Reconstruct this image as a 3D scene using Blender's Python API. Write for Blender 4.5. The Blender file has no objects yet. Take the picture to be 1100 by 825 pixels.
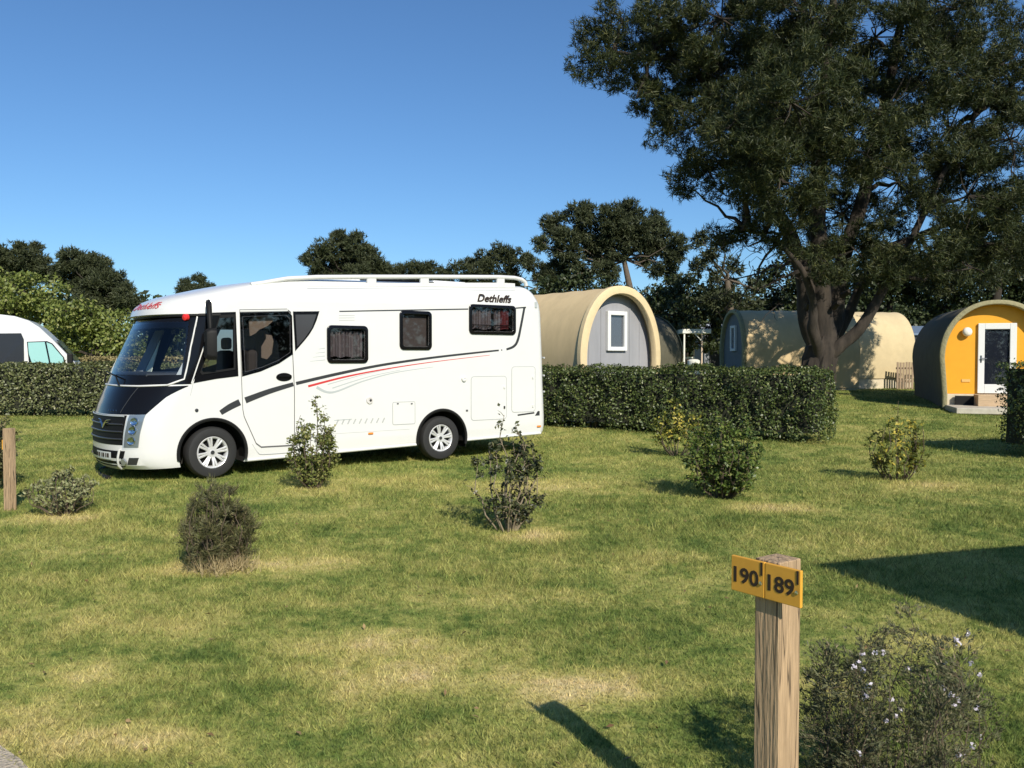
import bpy, math, random
import numpy as np
from mathutils import Vector, Matrix, noise as mnoise

random.seed(7)
RNG = np.random.default_rng(7)
S = bpy.context.scene
COL = S.collection

# ------------------------------------------------------------------ camera, sky, sun, exposure
H_CAM = 1.70
F_PX = 922.0                       # focal length in pixels of a 1100 x 825 frame
HORIZON = 385.0
PITCH = math.atan((412.5 - HORIZON) / F_PX)
cam = bpy.data.cameras.new('camera')
cam.sensor_width = 36.0
cam.lens = 36.0 * F_PX / 1100.0
cam.clip_end = 3000
cam.clip_start = 0.05
camo = bpy.data.objects.new('camera', cam)
COL.objects.link(camo)
camo.location = (0, 0, H_CAM)
camo.rotation_euler = (math.pi / 2 - PITCH, 0, 0)
S.camera = camo

SUN_AZ = Vector((0.39, -0.92)).normalized()
SUN_EL = math.radians(33.5)
to_sun = Vector((SUN_AZ.x * math.cos(SUN_EL), SUN_AZ.y * math.cos(SUN_EL), math.sin(SUN_EL)))
w = bpy.data.worlds.new("World")
S.world = w
w.use_nodes = True
nt = w.node_tree
sky = nt.nodes.new('ShaderNodeTexSky')
sky.sky_type = 'NISHITA'
sky.sun_disc = False
sky.sun_elevation = SUN_EL
sky.sun_rotation = math.atan2(SUN_AZ.x, SUN_AZ.y)
sky.altitude = 0
sky.air_density = 1.0
sky.dust_density = 0.25
sky.ozone_density = 6.0
bg = nt.nodes['Background']
bg.inputs['Strength'].default_value = 0.104
tint = nt.nodes.new('ShaderNodeVectorMath'); tint.operation = 'MULTIPLY'     # a clearer, less violet air
tint.inputs[1].default_value = (0.76, 0.93, 1.03)
nt.links.new(sky.outputs[0], tint.inputs[0]); nt.links.new(tint.outputs[0], bg.inputs[0])
sl = bpy.data.lights.new('sun', 'SUN')
sl.energy = 4.8
sl.angle = math.radians(0.5)
sl.color = (1.0, 0.93, 0.80)
slo = bpy.data.objects.new('sun', sl)
COL.objects.link(slo)
slo.rotation_euler = to_sun.to_track_quat('Z', 'Y').to_euler()
slo.location = (10, -20, 20)
S.view_settings.view_transform = 'Standard'
S.view_settings.look = 'None'
S.view_settings.gamma = 1.0
S.view_settings.exposure = 0.18
S.view_settings.use_curve_mapping = False
S.render.engine = 'CYCLES'
S.cycles.max_bounces = 8
S.cycles.transparent_max_bounces = 12
S.cycles.caustics_reflective = False
S.cycles.caustics_refractive = False


# ------------------------------------------------------------------ pixel rays (1100 x 825 photograph) to real places
def terrain(x, y):
    d = np.maximum(0.0, np.asarray(y, float) - 14.0)
    z = 0.030 * np.sqrt(d * d + 4.0) - 0.06
    return np.minimum(z, 0.030 * 26 + (z - 0.78) * 0.15)


def ray(px, py):
    u = (px - 550.0) / F_PX
    v = (412.5 - py) / F_PX
    c, s = math.cos(PITCH), math.sin(PITCH)
    return Vector((u, c + v * s, v * c - s))


def at(px, py, D):
    r = ray(px, py)
    return Vector((0, 0, H_CAM)) + r * (D / r.y)


def ground(px, py):
    D = 10.0
    for _ in range(60):
        p = at(px, py, D)
        r = ray(px, py)
        zt = float(terrain(p.x, p.y))
        Dn = (H_CAM - zt) / max(1e-4, -r.z) * r.y
        D = 0.5 * D + 0.5 * min(Dn, 200)
    p = at(px, py, D)
    return Vector((p.x, p.y, float(terrain(p.x, p.y))))


def gz(x, y):
    return float(terrain(x, y))


# ------------------------------------------------------------------ scene bookkeeping
def tag(o, label=None, cat=None, group=None, kind=None):
    if label: o['label'] = label
    if cat: o['category'] = cat
    if group: o['group'] = group
    if kind: o['kind'] = kind
    return o


def empty(name, label, cat, loc=(0, 0, 0), rz=0.0, group=None):
    o = bpy.data.objects.new(name, None)
    o.empty_display_size = 0.2
    COL.objects.link(o)
    o.location = loc
    o.rotation_euler = (0, 0, rz)
    return tag(o, label, cat, group)


class MB:
    """collects shapes, links them as one mesh object"""
    def __init__(self):
        self.v, self.f, self.m, self.mats = [], [], [], []
        self.cur = 0

    def mat(self, m):
        if m not in self.mats: self.mats.append(m)
        self.cur = self.mats.index(m)
        return self

    def add(self, vs, fs):
        b = len(self.v)
        self.v += [tuple(p) for p in vs]
        self.f += [[b + i for i in f] for f in fs]
        self.m += [self.cur] * len(fs)
        return self

    def box(self, c, size, rz=0.0, M=None):
        hx, hy, hz = size[0] / 2, size[1] / 2, size[2] / 2
        vs = [Vector((sx * hx, sy * hy, sz * hz)) for sz in (-1, 1) for sx, sy in ((-1, -1), (1, -1), (1, 1), (-1, 1))]
        R = M if M is not None else Matrix.Rotation(rz, 3, 'Z')
        vs = [R @ p + Vector(c) for p in vs]
        return self.add(vs, [[3, 2, 1, 0], [4, 5, 6, 7], [0, 1, 5, 4], [1, 2, 6, 5], [2, 3, 7, 6], [3, 0, 4, 7]])

    def tube(self, pts, rad, n=8, cap=True):
        pts = [Vector(p) for p in pts]
        if not hasattr(rad, '__len__'): rad = [rad] * len(pts)
        b = len(self.v)
        up = Vector((0, 0, 1))
        ref = None
        for i, p in enumerate(pts):
            t = (pts[min(i + 1, len(pts) - 1)] - pts[max(i - 1, 0)])
            if t.length < 1e-9: t = up.copy()
            t.normalize()
            if ref is None:
                ref = t.orthogonal().normalized()
            a = ref - t * ref.dot(t)
            if a.length < 1e-6: a = t.orthogonal()
            a.normalize(); ref = a
            c = t.cross(a)
            for k in range(n):
                th = 2 * math.pi * k / n
                self.v.append(tuple(p + (a * math.cos(th) + c * math.sin(th)) * rad[i]))
        for i in range(len(pts) - 1):
            for k in range(n):
                k2 = (k + 1) % n
                self.f.append([b + i * n + k, b + i * n + k2, b + (i + 1) * n + k2, b + (i + 1) * n + k])
                self.m.append(self.cur)
        if cap:
            self.f.append([b + k for k in reversed(range(n))]); self.m.append(self.cur)
            e = b + (len(pts) - 1) * n
            self.f.append([e + k for k in range(n)]); self.m.append(self.cur)
        return self

    def lathe(self, prof, c, ax, n=32):
        """prof: (radius, along axis) pairs"""
        ax = Vector(ax).normalized()
        a = ax.orthogonal().normalized() if abs(ax.z) > 0.9 else Vector((0, 0, 1))
        a = (a - ax * a.dot(ax)).normalized()
        d = ax.cross(a)
        c = Vector(c)
        b = len(self.v)
        for r, h in prof:
            for k in range(n):
                th = 2 * math.pi * k / n
                self.v.append(tuple(c + ax * h + (a * math.cos(th) + d * math.sin(th)) * r))
        for i in range(len(prof) - 1):
            for k in range(n):
                k2 = (k + 1) % n
                self.f.append([b + i * n + k, b + i * n + k2, b + (i + 1) * n + k2, b + (i + 1) * n + k]); self.m.append(self.cur)
        return self

    def grid(self, G):
        """G[i][j] points"""
        n, k = len(G), len(G[0])
        b = len(self.v)
        for r in G:
            self.v += [tuple(p) for p in r]
        for i in range(n - 1):
            for j in range(k - 1):
                self.f.append([b + i * k + j, b + i * k + j + 1, b + (i + 1) * k + j + 1, b + (i + 1) * k + j]); self.m.append(self.cur)
        return self

    def prism(self, poly, thick, frame):
        """poly: 2D points; frame(a,b,h) -> 3D"""
        n = len(poly)
        vs = [frame(a, b, 0) for a, b in poly] + [frame(a, b, thick) for a, b in poly]
        fs = [list(range(n)), [2 * n - 1 - i for i in range(n)]]
        fs += [[i, i + n, (i + 1) % n + n, (i + 1) % n] for i in range(n)]
        return self.add(vs, fs)

    def build(self, name, mat=None, parent=None, smooth=None, bevel=None, fix=True):
        me = bpy.data.meshes.new(name)
        me.from_pydata(self.v, [], self.f)
        if mat is not None and not self.mats: self.mats = [mat]
        for m in self.mats: me.materials.append(m)
        me.polygons.foreach_set('material_index', self.m)
        if fix:
            import bmesh
            bm = bmesh.new(); bm.from_mesh(me)
            bmesh.ops.recalc_face_normals(bm, faces=bm.faces)
            bm.to_mesh(me); bm.free()
        if smooth is not None:
            me.polygons.foreach_set('use_smooth', [True] * len(me.polygons))
            me.set_sharp_from_angle(angle=math.radians(smooth))
        o = bpy.data.objects.new(name, me)
        COL.objects.link(o)
        if parent is not None: o.parent = parent
        if bevel:
            md = o.modifiers.new('bevel', 'BEVEL'); md.width = bevel; md.segments = 2
            md.limit_method = 'ANGLE'; md.angle_limit = math.radians(40)
        return o


def np_mesh(name, V, F, mat, parent=None, smooth=False):
    """V (n,3) float, F (m,k) int with constant k"""
    me = bpy.data.meshes.new(name)
    k = F.shape[1]
    me.vertices.add(len(V)); me.loops.add(F.size); me.polygons.add(len(F))
    me.vertices.foreach_set('co', V.astype(np.float32).ravel())
    me.loops.foreach_set('vertex_index', F.astype(np.int32).ravel())
    me.polygons.foreach_set('loop_start', np.arange(0, F.size, k, dtype=np.int32))
    me.update(calc_edges=True)
    if smooth: me.polygons.foreach_set('use_smooth', np.ones(len(F), bool))
    me.materials.append(mat)
    o = bpy.data.objects.new(name, me)
    COL.objects.link(o)
    if parent is not None: o.parent = parent
    return o


# ------------------------------------------------------------------ materials
def pmat(name, col, rough=0.5, metal=0.0, spec=0.5, coat=0.0, bump=0.0, bscale=40.0, var=0.0, vscale=3.0, stretch=(1, 1, 1)):
    m = bpy.data.materials.new(name); m.use_nodes = True
    n = m.node_tree; b = n.nodes['Principled BSDF']
    b.inputs['Base Color'].default_value = (*col, 1)
    b.inputs['Roughness'].default_value = rough
    b.inputs['Metallic'].default_value = metal
    b.inputs['Specular IOR Level'].default_value = spec
    b.inputs['Coat Weight'].default_value = coat
    b.inputs['Coat Roughness'].default_value = 0.05
    if bump or var:
        tc = n.nodes.new('ShaderNodeTexCoord'); mp = n.nodes.new('ShaderNodeMapping')
        mp.inputs['Scale'].default_value = stretch
        n.links.new(tc.outputs['Object'], mp.inputs[0])
    if var:
        nz = n.nodes.new('ShaderNodeTexNoise'); nz.inputs['Scale'].default_value = vscale; nz.inputs['Detail'].default_value = 6
        nz.inputs['Roughness'].default_value = 0.65
        n.links.new(mp.outputs[0], nz.inputs['Vector'])
        rp = n.nodes.new('ShaderNodeMapRange'); rp.inputs[1].default_value = 0.3; rp.inputs[2].default_value = 0.7
        rp.inputs[3].default_value = 1 - var; rp.inputs[4].default_value = 1 + var
        n.links.new(nz.outputs[0], rp.inputs[0])
        mx = n.nodes.new('ShaderNodeVectorMath'); mx.operation = 'SCALE'
        mx.inputs[0].default_value = col
        n.links.new(rp.outputs[0], mx.inputs['Scale'])
        n.links.new(mx.outputs[0], b.inputs['Base Color'])
    if bump:
        nb = n.nodes.new('ShaderNodeTexNoise'); nb.inputs['Scale'].default_value = bscale; nb.inputs['Detail'].default_value = 5
        n.links.new(mp.outputs[0], nb.inputs['Vector'])
        bp = n.nodes.new('ShaderNodeBump'); bp.inputs['Strength'].default_value = bump; bp.inputs['Distance'].default_value = 0.02
        n.links.new(nb.outputs[0], bp.inputs['Height']); n.links.new(bp.outputs[0], b.inputs['Normal'])
    return m


def leafmat(name, c0, c1, c2=None, rough=0.5, trans=0.25, spec=0.4):
    """per-leaf colour between c0 and c1 (a few c2)"""
    m = bpy.data.materials.new(name); m.use_nodes = True
    n = m.node_tree; b = n.nodes['Principled BSDF']
    ge = n.nodes.new('ShaderNodeNewGeometry')
    cr = n.nodes.new('ShaderNodeValToRGB')
    e = cr.color_ramp.elements
    e[0].color = (*c0, 1); e[1].color = (*c1, 1); e[1].position = 0.8 if c2 else 1.0
    if c2:
        x = e.new(0.97); x.color = (*c2, 1)
    n.links.new(ge.outputs['Random Per Island'], cr.inputs[0])
    n.links.new(cr.outputs[0], b.inputs['Base Color'])
    b.inputs['Roughness'].default_value = rough
    b.inputs['Specular IOR Level'].default_value = spec
    t = n.nodes.new('ShaderNodeBsdfTranslucent'); n.links.new(cr.outputs[0], t.inputs[0])
    mx = n.nodes.new('ShaderNodeMixShader'); mx.inputs[0].default_value = trans
    n.links.new(b.outputs[0], mx.inputs[1]); n.links.new(t.outputs[0], mx.inputs[2])
    n.links.new(mx.outputs[0], n.nodes['Material Output'].inputs[0])
    return m


def glassmat(name, tint, rough=0.02, clear=0.85):
    """tinted pane: what lies behind shows through darkened, and the pane reflects"""
    m = bpy.data.materials.new(name); m.use_nodes = True
    n = m.node_tree; n.nodes.remove(n.nodes['Principled BSDF'])
    tr = n.nodes.new('ShaderNodeBsdfTransparent'); tr.inputs[0].default_value = (*tint, 1)
    gl = n.nodes.new('ShaderNodeBsdfGlossy'); gl.inputs['Roughness'].default_value = rough
    gl.inputs[0].default_value = (0.95, 0.97, 1, 1)
    fr = n.nodes.new('ShaderNodeFresnel')
    ge = n.nodes.new('ShaderNodeNewGeometry'); io = n.nodes.new('ShaderNodeMapRange')
    io.inputs[3].default_value = 1.5; io.inputs[4].default_value = 1 / 1.5
    n.links.new(ge.outputs['Backfacing'], io.inputs[0]); n.links.new(io.outputs[0], fr.inputs[0])
    ad = n.nodes.new('ShaderNodeMath'); ad.operation = 'ADD'; ad.inputs[1].default_value = 1 - clear - 0.13 if clear < 0.87 else 0
    n.links.new(fr.outputs[0], ad.inputs[0])
    mx = n.nodes.new('ShaderNodeMixShader')
    n.links.new(ad.outputs[0], mx.inputs[0]); n.links.new(tr.outputs[0], mx.inputs[1]); n.links.new(gl.outputs[0], mx.inputs[2])
    n.links.new(mx.outputs[0], n.nodes['Material Output'].inputs[0])
    return m


WHITE = pmat('white_paint', (0.69, 0.69, 0.67), 0.25, coat=0.4, var=0.02, vscale=1.2)
WHITE2 = pmat('white_plastic', (0.66, 0.66, 0.64), 0.4)
BLACK = pmat('black_gloss', (0.006, 0.006, 0.007), 0.12, spec=0.22)
BLACKM = pmat('black_matt', (0.007, 0.007, 0.007), 0.6, spec=0.25)
DARKIN = pmat('dark_interior', (0.012, 0.011, 0.010), 0.8)
GREYD = pmat('dark_grey_decal', (0.035, 0.036, 0.038), 0.35)
GREYL = pmat('light_grey_decal', (0.42, 0.45, 0.45), 0.4)
SEAM = pmat('panel_seam', (0.09, 0.09, 0.09), 0.6)
SEAML = pmat('faint_panel_seam', (0.40, 0.41, 0.40), 0.6)
RED = pmat('red_decal', (0.55, 0.04, 0.04), 0.4)
RUBBER = pmat('rubber', (0.018, 0.018, 0.018), 0.75, bump=0.2, bscale=60)
ALLOY = pmat('alloy', (0.72, 0.72, 0.72), 0.32, metal=0.35)
CHROME = pmat('chrome', (0.75, 0.75, 0.76), 0.12, metal=1.0)
AMBER = pmat('amber_lens', (0.75, 0.25, 0.04), 0.25)
LAMPG = pmat('lamp_reflector', (0.36, 0.38, 0.38), 0.25, metal=0.5)
GLASS = glassmat('tinted_glass', (0.60, 0.60, 0.62))
GLASSD = glassmat('dark_acrylic', (0.70, 0.69, 0.69))
SCREEN = glassmat('windscreen_glass', (0.68, 0.72, 0.75), clear=0.90)
LENS = glassmat('clear_lens', (0.85, 0.9, 0.95))
CURT = pmat('curtain_cloth', (0.42, 0.38, 0.40), 0.9)
CURTR = pmat('red_curtain_cloth', (0.55, 0.16, 0.18), 0.9)
BEIGE = pmat('beige_cloth', (0.95, 0.72, 0.48), 0.9)
PALE = pmat('pale_card', (0.80, 0.85, 0.70), 0.9)
DASH = pmat('dashboard', (0.05, 0.055, 0.065), 0.7)
BARK = pmat('bark', (0.036, 0.028, 0.021), 0.95, bump=1.0, bscale=7, var=0.6, vscale=6, stretch=(1, 1, 0.25))
BARKP = pmat('pale_bark', (0.12, 0.095, 0.07), 0.9, bump=0.5, bscale=20, var=0.3, vscale=8)
TWIG = pmat('twigs', (0.10, 0.075, 0.05), 0.9)
CORE_SHADE = pmat('hedge_inside', (0.020, 0.022, 0.012), 1.0, bump=1.0, bscale=14, var=0.5, vscale=9)


# ------------------------------------------------------------------ foliage helpers (numpy)
def unit(a):
    return a / np.maximum(1e-9, np.linalg.norm(a, axis=-1, keepdims=True))


def leaf_geo(P, N, L, W, jit=0.6, droop=0.0):
    """diamond leaves: P points, N rough facing directions"""
    n = len(P)
    N = unit(N + jit * RNG.normal(size=(n, 3)))
    A = unit(np.cross(N, RNG.normal(size=(n, 3))))
    A[:, 2] -= droop; A = unit(A)
    B = unit(np.cross(N, A))
    l = (L * RNG.uniform(0.65, 1.25, n))[:, None]; ww = (W * RNG.uniform(0.7, 1.2, n))[:, None]
    fold = N * ww * 0.25
    V = np.stack([P - A * l * 0.5, P + B * ww * 0.5 + fold - A * l * 0.05, P + A * l * 0.5, P - B * ww * 0.5 + fold - A * l * 0.05], 1)
    F = np.arange(4 * n).reshape(n, 4)
    return V.reshape(-1, 3), F


def tuft_geo(P, D, k, L, W, spread=0.9):
    """k thin triangles round each point, leaning along D"""
    n = len(P)
    d = unit(unit(D)[:, None, :] + spread * unit(RNG.normal(size=(n, k, 3))))
    side = unit(np.cross(d, RNG.normal(size=(n, k, 3))))
    l = L * RNG.uniform(0.6, 1.2, (n, k, 1))
    base = P[:, None, :] + 0.15 * L * RNG.normal(size=(n, k, 3))
    V = np.stack([base - side * W * 0.5, base + side * W * 0.5, base + d * l], 2).reshape(-1, 3)
    F = np.arange(3 * n * k).reshape(-1, 3)
    return V, F


def in_sphere(n):
    d = unit(RNG.normal(size=(n, 3)))
    return d * (RNG.uniform(0, 1, (n, 1)) ** (1 / 3.0))


# ================================================================== THE SETTING
# --- lawn colour shared by the soil sheet and the blades
def lawn_nodes(n, darkmul=1.0):
    ge = n.nodes.new('ShaderNodeNewGeometry')
    def noise(scale, detail, rough=0.6, dist=0.0, vec=None):
        z = n.nodes.new('ShaderNodeTexNoise'); z.inputs['Scale'].default_value = scale; z.inputs['Detail'].default_value = detail
        z.inputs['Roughness'].default_value = rough; z.inputs['Distortion'].default_value = dist
        n.links.new(vec or ge.outputs['Position'], z.inputs['Vector']); return z.outputs[0]
    def math_(op, a, b, clamp=False):
        q = n.nodes.new('ShaderNodeMath'); q.operation = op; q.use_clamp = clamp
        for i, x in enumerate((a, b)):
            if isinstance(x, (int, float)): q.inputs[i].default_value = x
            else: n.links.new(x, q.inputs[i])
        return q.outputs[0]
    big = noise(0.42, 4, 0.6, 0.4)
    mid = noise(1.9, 5, 0.7, 0.3)
    fine = noise(9, 5, 0.75)
    v = math_('ADD', math_('MULTIPLY', big, 0.42), math_('MULTIPLY', mid, 0.58))
    v = math_('ADD', v, math_('MULTIPLY', math_('SUBTRACT', fine, 0.5), 0.62))
    # worn, dry places of the lawn (centre, radii in metres)
    for (px, py, rx, ry, s) in DRY:
        c = ground(px, py)
        sb = n.nodes.new('ShaderNodeVectorMath'); sb.operation = 'SUBTRACT'; sb.inputs[1].default_value = c
        n.links.new(ge.outputs['Position'], sb.inputs[0])
        sc = n.nodes.new('ShaderNodeVectorMath'); sc.operation = 'MULTIPLY'; sc.inputs[1].default_value = (1 / rx, 1 / ry, 0)
        n.links.new(sb.outputs[0], sc.inputs[0])
        ln = n.nodes.new('ShaderNodeVectorMath'); ln.operation = 'LENGTH'; n.links.new(sc.outputs[0], ln.inputs[0])
        g = math_('SUBTRACT', 1.0, ln.outputs['Value'], True)
        g = math_('MULTIPLY', g, math_('ADD', mid, 0.35))
        v = math_('ADD', v, math_('MULTIPLY', g, s * 1.0))
    cr = n.nodes.new('ShaderNodeValToRGB')
    e = cr.color_ramp.elements
    stops = [(0.34, (0.080, 0.132, 0.030)), (0.44, (0.172, 0.220, 0.052)), (0.545, (0.315, 0.322, 0.092)), (0.69, (0.48, 0.425, 0.150)), (0.92, (0.65, 0.52, 0.27))]
    e[0].position, e[0].color = stops[0][0], (*stops[0][1], 1)
    e[1].position, e[1].color = stops[-1][0], (*stops[-1][1], 1)
    for p, c in stops[1:-1]:
        x = e.new(p); x.color = (*c, 1)
    n.links.new(v, cr.inputs[0])
    return cr.outputs[0], fine, ge, mid


DRY = [(630, 738, 0.75, 0.35, 0.42), (450, 725, 0.8, 0.4, 0.35), (400, 690, 0.9, 0.4, 0.25), (150, 670, 0.9, 0.5, 0.22), (100, 720, 0.7, 0.3, 0.22),
       (330, 600, 0.9, 0.6, 0.22), (20, 790, 0.8, 0.5, 0.38), (160, 800, 0.5, 0.25, 0.3), (230, 608, 0.55, 0.4, 0.5), (575, 572, 0.5, 0.5, 0.4), (65, 555, 0.7, 0.6, 0.35),
       (340, 528, 0.8, 0.7, 0.25), (830, 545, 0.8, 0.6, 0.3), (1000, 522, 0.9, 0.7, 0.3), (620, 520, 1.4, 1.1, 0.22), (450, 520, 2.5, 1.2, 0.15), (1000, 690, 0.5, 0.3, 0.25),
       (880, 735, 0.5, 0.3, 0.25), (720, 600, 1.2, 0.5, 0.15), (520, 640, 0.8, 0.35, 0.2), (240, 500, 2.5, 1.0, 0.12), (650, 470, 3, 1.0, 0.12)]

m = bpy.data.materials.new('lawn_soil'); m.use_nodes = True
b = m.node_tree.nodes['Principled BSDF']; n = m.node_tree
c, fine, ge, mid = lawn_nodes(n)
n.links.new(c, b.inputs['Base Color']); b.inputs['Roughness'].default_value = 1.0; b.inputs['Specular IOR Level'].default_value = 0.1
f2 = n.nodes.new('ShaderNodeTexNoise'); f2.inputs['Scale'].default_value = 30; f2.inputs['Detail'].default_value = 6; n.links.new(ge.outputs['Position'], f2.inputs['Vector'])
bp = n.nodes.new('ShaderNodeBump'); bp.inputs['Strength'].default_value = 0.7; bp.inputs['Distance'].default_value = 0.02
n.links.new(f2.outputs[0], bp.inputs['Height']); n.links.new(bp.outputs[0], b.inputs['Normal'])
LAWN = m

m = bpy.data.materials.new('grass_blades'); m.use_nodes = True
b = m.node_tree.nodes['Principled BSDF']; n = m.node_tree
c, fine, ge, mid = lawn_nodes(n)
hs = n.nodes.new('ShaderNodeHueSaturation'); n.links.new(c, hs.inputs['Color'])
mr = n.nodes.new('ShaderNodeMapRange'); mr.inputs[3].default_value = 0.42; mr.inputs[4].default_value = 1.62
n.links.new(ge.outputs['Random Per Island'], mr.inputs[0]); n.links.new(mr.outputs[0], hs.inputs['Value'])
n.links.new(hs.outputs[0], b.inputs['Base Color']); b.inputs['Roughness'].default_value = 0.6; b.inputs['Specular IOR Level'].default_value = 0.25
t = n.nodes.new('ShaderNodeBsdfTranslucent'); n.links.new(hs.outputs[0], t.inputs[0])
mx = n.nodes.new('ShaderNodeMixShader'); mx.inputs[0].default_value = 0.3
n.links.new(b.outputs[0], mx.inputs[1]); n.links.new(t.outputs[0], mx.inputs[2]); n.links.new(mx.outputs[0], n.nodes['Material Output'].inputs[0])
BLADE = m

ys = np.concatenate([np.arange(-30, 0, 3), np.arange(0, 45, 0.25), np.arange(45, 120, 5), np.arange(120, 1500, 90)])
xs = np.concatenate([-np.arange(90, 1500, 90)[::-1], -np.arange(22, 90, 4)[::-1], np.arange(-21.5, 22, 0.5), np.arange(22, 90, 4), np.arange(90, 1500, 90)])
X, Y = np.meshgrid(xs, ys)
Z = terrain(X, Y)
near = (np.abs(X) < 22) & (Y > 0) & (Y < 45)
WAVES = [(RNG.uniform(0, 6.28), RNG.uniform(0.3, 1.6), RNG.uniform(0, 6.28)) for k in range(10)]


def undul(x, y):
    return sum(0.006 * np.sin(fr * (x * math.cos(a) + y * math.sin(a)) + ph) for a, fr, ph in WAVES)


Z = Z + np.where(near, undul(X, Y), 0) - 0.012
nx, ny = len(xs), len(ys)
idx = np.arange(nx * ny).reshape(ny, nx)
F = np.stack([idx[:-1, :-1], idx[:-1, 1:], idx[1:, 1:], idx[1:, :-1]], -1).reshape(-1, 4)
lawn = np_mesh('lawn', np.stack([X, Y, Z], -1).reshape(-1, 3), F, LAWN, smooth=True)
tag(lawn, 'wide mown lawn of green and dry grass across the campsite', 'lawn', kind='structure')

# --- gravel path at the lower left corner
GRAV = pmat('gravel', (0.52, 0.44, 0.33), 0.95, bump=1.0, bscale=70, var=0.35, vscale=60)
pe = [ground(-40, 772), ground(4, 806), ground(22, 818), ground(34, 832), ground(44, 860)]
poly = [(p.x, p.y) for p in pe] + [(-1.7, 1.2), (-6.0, 1.2), (-6.0, 4.2)]
mb = MB(); mb.add([(x, y, 0.012) for x, y in poly], [list(range(len(poly)))])
tag(mb.build('gravel_path', GRAV), 'pale gravel path at the lawn edge', 'path', kind='structure')


def in_path(x, y):
    ins = np.zeros(x.shape, bool); j = len(poly) - 1
    for i in range(len(poly)):
        xi, yi = poly[i]; xj, yj = poly[j]
        ins ^= ((yi > y) != (yj > y)) & (x < (xj - xi) * (y - yi) / (yj - yi + 1e-12) + xi); j = i
    return ins


# --- grass blades: dense near the camera, coarser further off
def make_grass():
    d0, d1, N = 2.3, 40.0, 1000000
    u = RNG.uniform(0, 1, N)
    e = 0.12
    d = (d0 ** e + u * (d1 ** e - d0 ** e)) ** (1 / e)
    x = RNG.uniform(-1, 1, N) * (0.72 * d + 1.2)
    y = d
    keep = ~in_path(x + RNG.normal(0, .03, N), y + RNG.normal(0, .03, N))
    x, y, d = x[keep], y[keep], d[keep]; N = len(x)
    z = terrain(x, y) + np.where(np.abs(x) < 21.5, undul(x, y), 0) - 0.016
    sc = np.maximum(1.0, (d / 5.0) ** 0.75)
    # patchy height
    ph = 0.5 + 0.5 * np.sin(x * 2.1 + 1.3 * np.sin(y * 1.7)) * np.sin(y * 2.6 + np.sin(x * 1.1))
    h = RNG.uniform(0.014, 0.042, N) * (0.7 + 0.6 * ph) * np.minimum(sc, 1.5)
    long_ = RNG.uniform(0, 1, N) < 0.02
    h = np.where(long_, h * 1.7, h)
    wd = RNG.uniform(0.0030, 0.0065, N) * sc
    a = RNG.uniform(0, 2 * np.pi, N)
    lean = RNG.uniform(0.3, 1.3, N) * h; la = RNG.uniform(0, 2 * np.pi, N)
    bx, by = np.cos(a) * wd / 2, np.sin(a) * wd / 2
    V = np.stack([np.stack([x - bx, y - by, z], -1), np.stack([x + bx, y + by, z], -1),
                  np.stack([x + np.cos(la) * lean, y + np.sin(la) * lean, z + h], -1)], 1).reshape(-1, 3)
    o = np_mesh('grass', V, np.arange(3 * N).reshape(-1, 3), BLADE)
    tag(o, 'short mown grass blades covering the lawn', 'grass', kind='stuff')


make_grass()


def make_litter():
    n_ = 170
    d = 2.8 * (16 / 2.8) ** RNG.uniform(0, 1, n_); x = RNG.uniform(-.68, .68, n_) * d
    P_ = np.stack([x, d, terrain(x, d) + undul(x, d) + 0.014], -1)
    V, F = leaf_geo(P_, np.tile([0, 0, 1.0], (n_, 1)), 0.045, 0.018, 0.5)
    tag(np_mesh('dead_leaves', V, F, leafmat('dead_leaf', (0.14, 0.08, 0.035), (0.36, 0.25, 0.12), rough=0.8, trans=0.1)), 'scattered dry brown leaves on the lawn', 'leaves', kind='stuff')


make_litter()

# ================================================================== PODS
CANVAS = pmat('tan_canvas', (0.62, 0.47, 0.26), 0.85, bump=0.25, bscale=5, var=0.10, vscale=2.5, stretch=(1, 1, 0.35))
CANVASD = pmat('olive_canvas', (0.115, 0.105, 0.070), 0.9, bump=0.35, bscale=7, var=0.15, vscale=3)
CANVASP = pmat('pale_canvas', (0.58, 0.47, 0.28), 0.85, bump=0.2, bscale=5, var=0.08, vscale=2.5)
RIMC = pmat('cream_canvas_rim', (0.66, 0.52, 0.30), 0.8, bump=0.2, bscale=18, var=0.06, vscale=8)
RIMO = pmat('gathered_olive_hem', (0.30, 0.27, 0.15), 0.85, bump=1.0, bscale=14, var=0.15, vscale=14)
ENDG = pmat('grey_end_panel', (0.31, 0.31, 0.325), 0.45, var=0.12, vscale=2, stretch=(1, 1, 0.2))
ENDD = pmat('dark_grey_boards', (0.13, 0.14, 0.15), 0.6, bump=0.4, bscale=12, var=0.2, vscale=6, stretch=(3, 3, 0.3))
ORANGE = pmat('orange_paint', (0.80, 0.36, 0.012), 0.5, var=0.05, vscale=3)
PVC = pmat('white_pvc', (0.74, 0.74, 0.72), 0.35)
PANE = glassmat('pod_window_glass', (0.75, 0.77, 0.80))
WOODL = pmat('pale_deck_wood', (0.50, 0.36, 0.22), 0.8, bump=0.4, bscale=20, var=0.2, vscale=10, stretch=(0.3, 3, 3))
CONC = pmat('pale_concrete', (0.50, 0.46, 0.38), 0.9, bump=0.3, bscale=40, var=0.15, vscale=6)
PLINTH = pmat('pale_plinth_board', (0.60, 0.52, 0.38), 0.8, var=0.1, vscale=5)
GLOBE = pmat('opal_globe', (0.85, 0.80, 0.70), 0.3)


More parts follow.
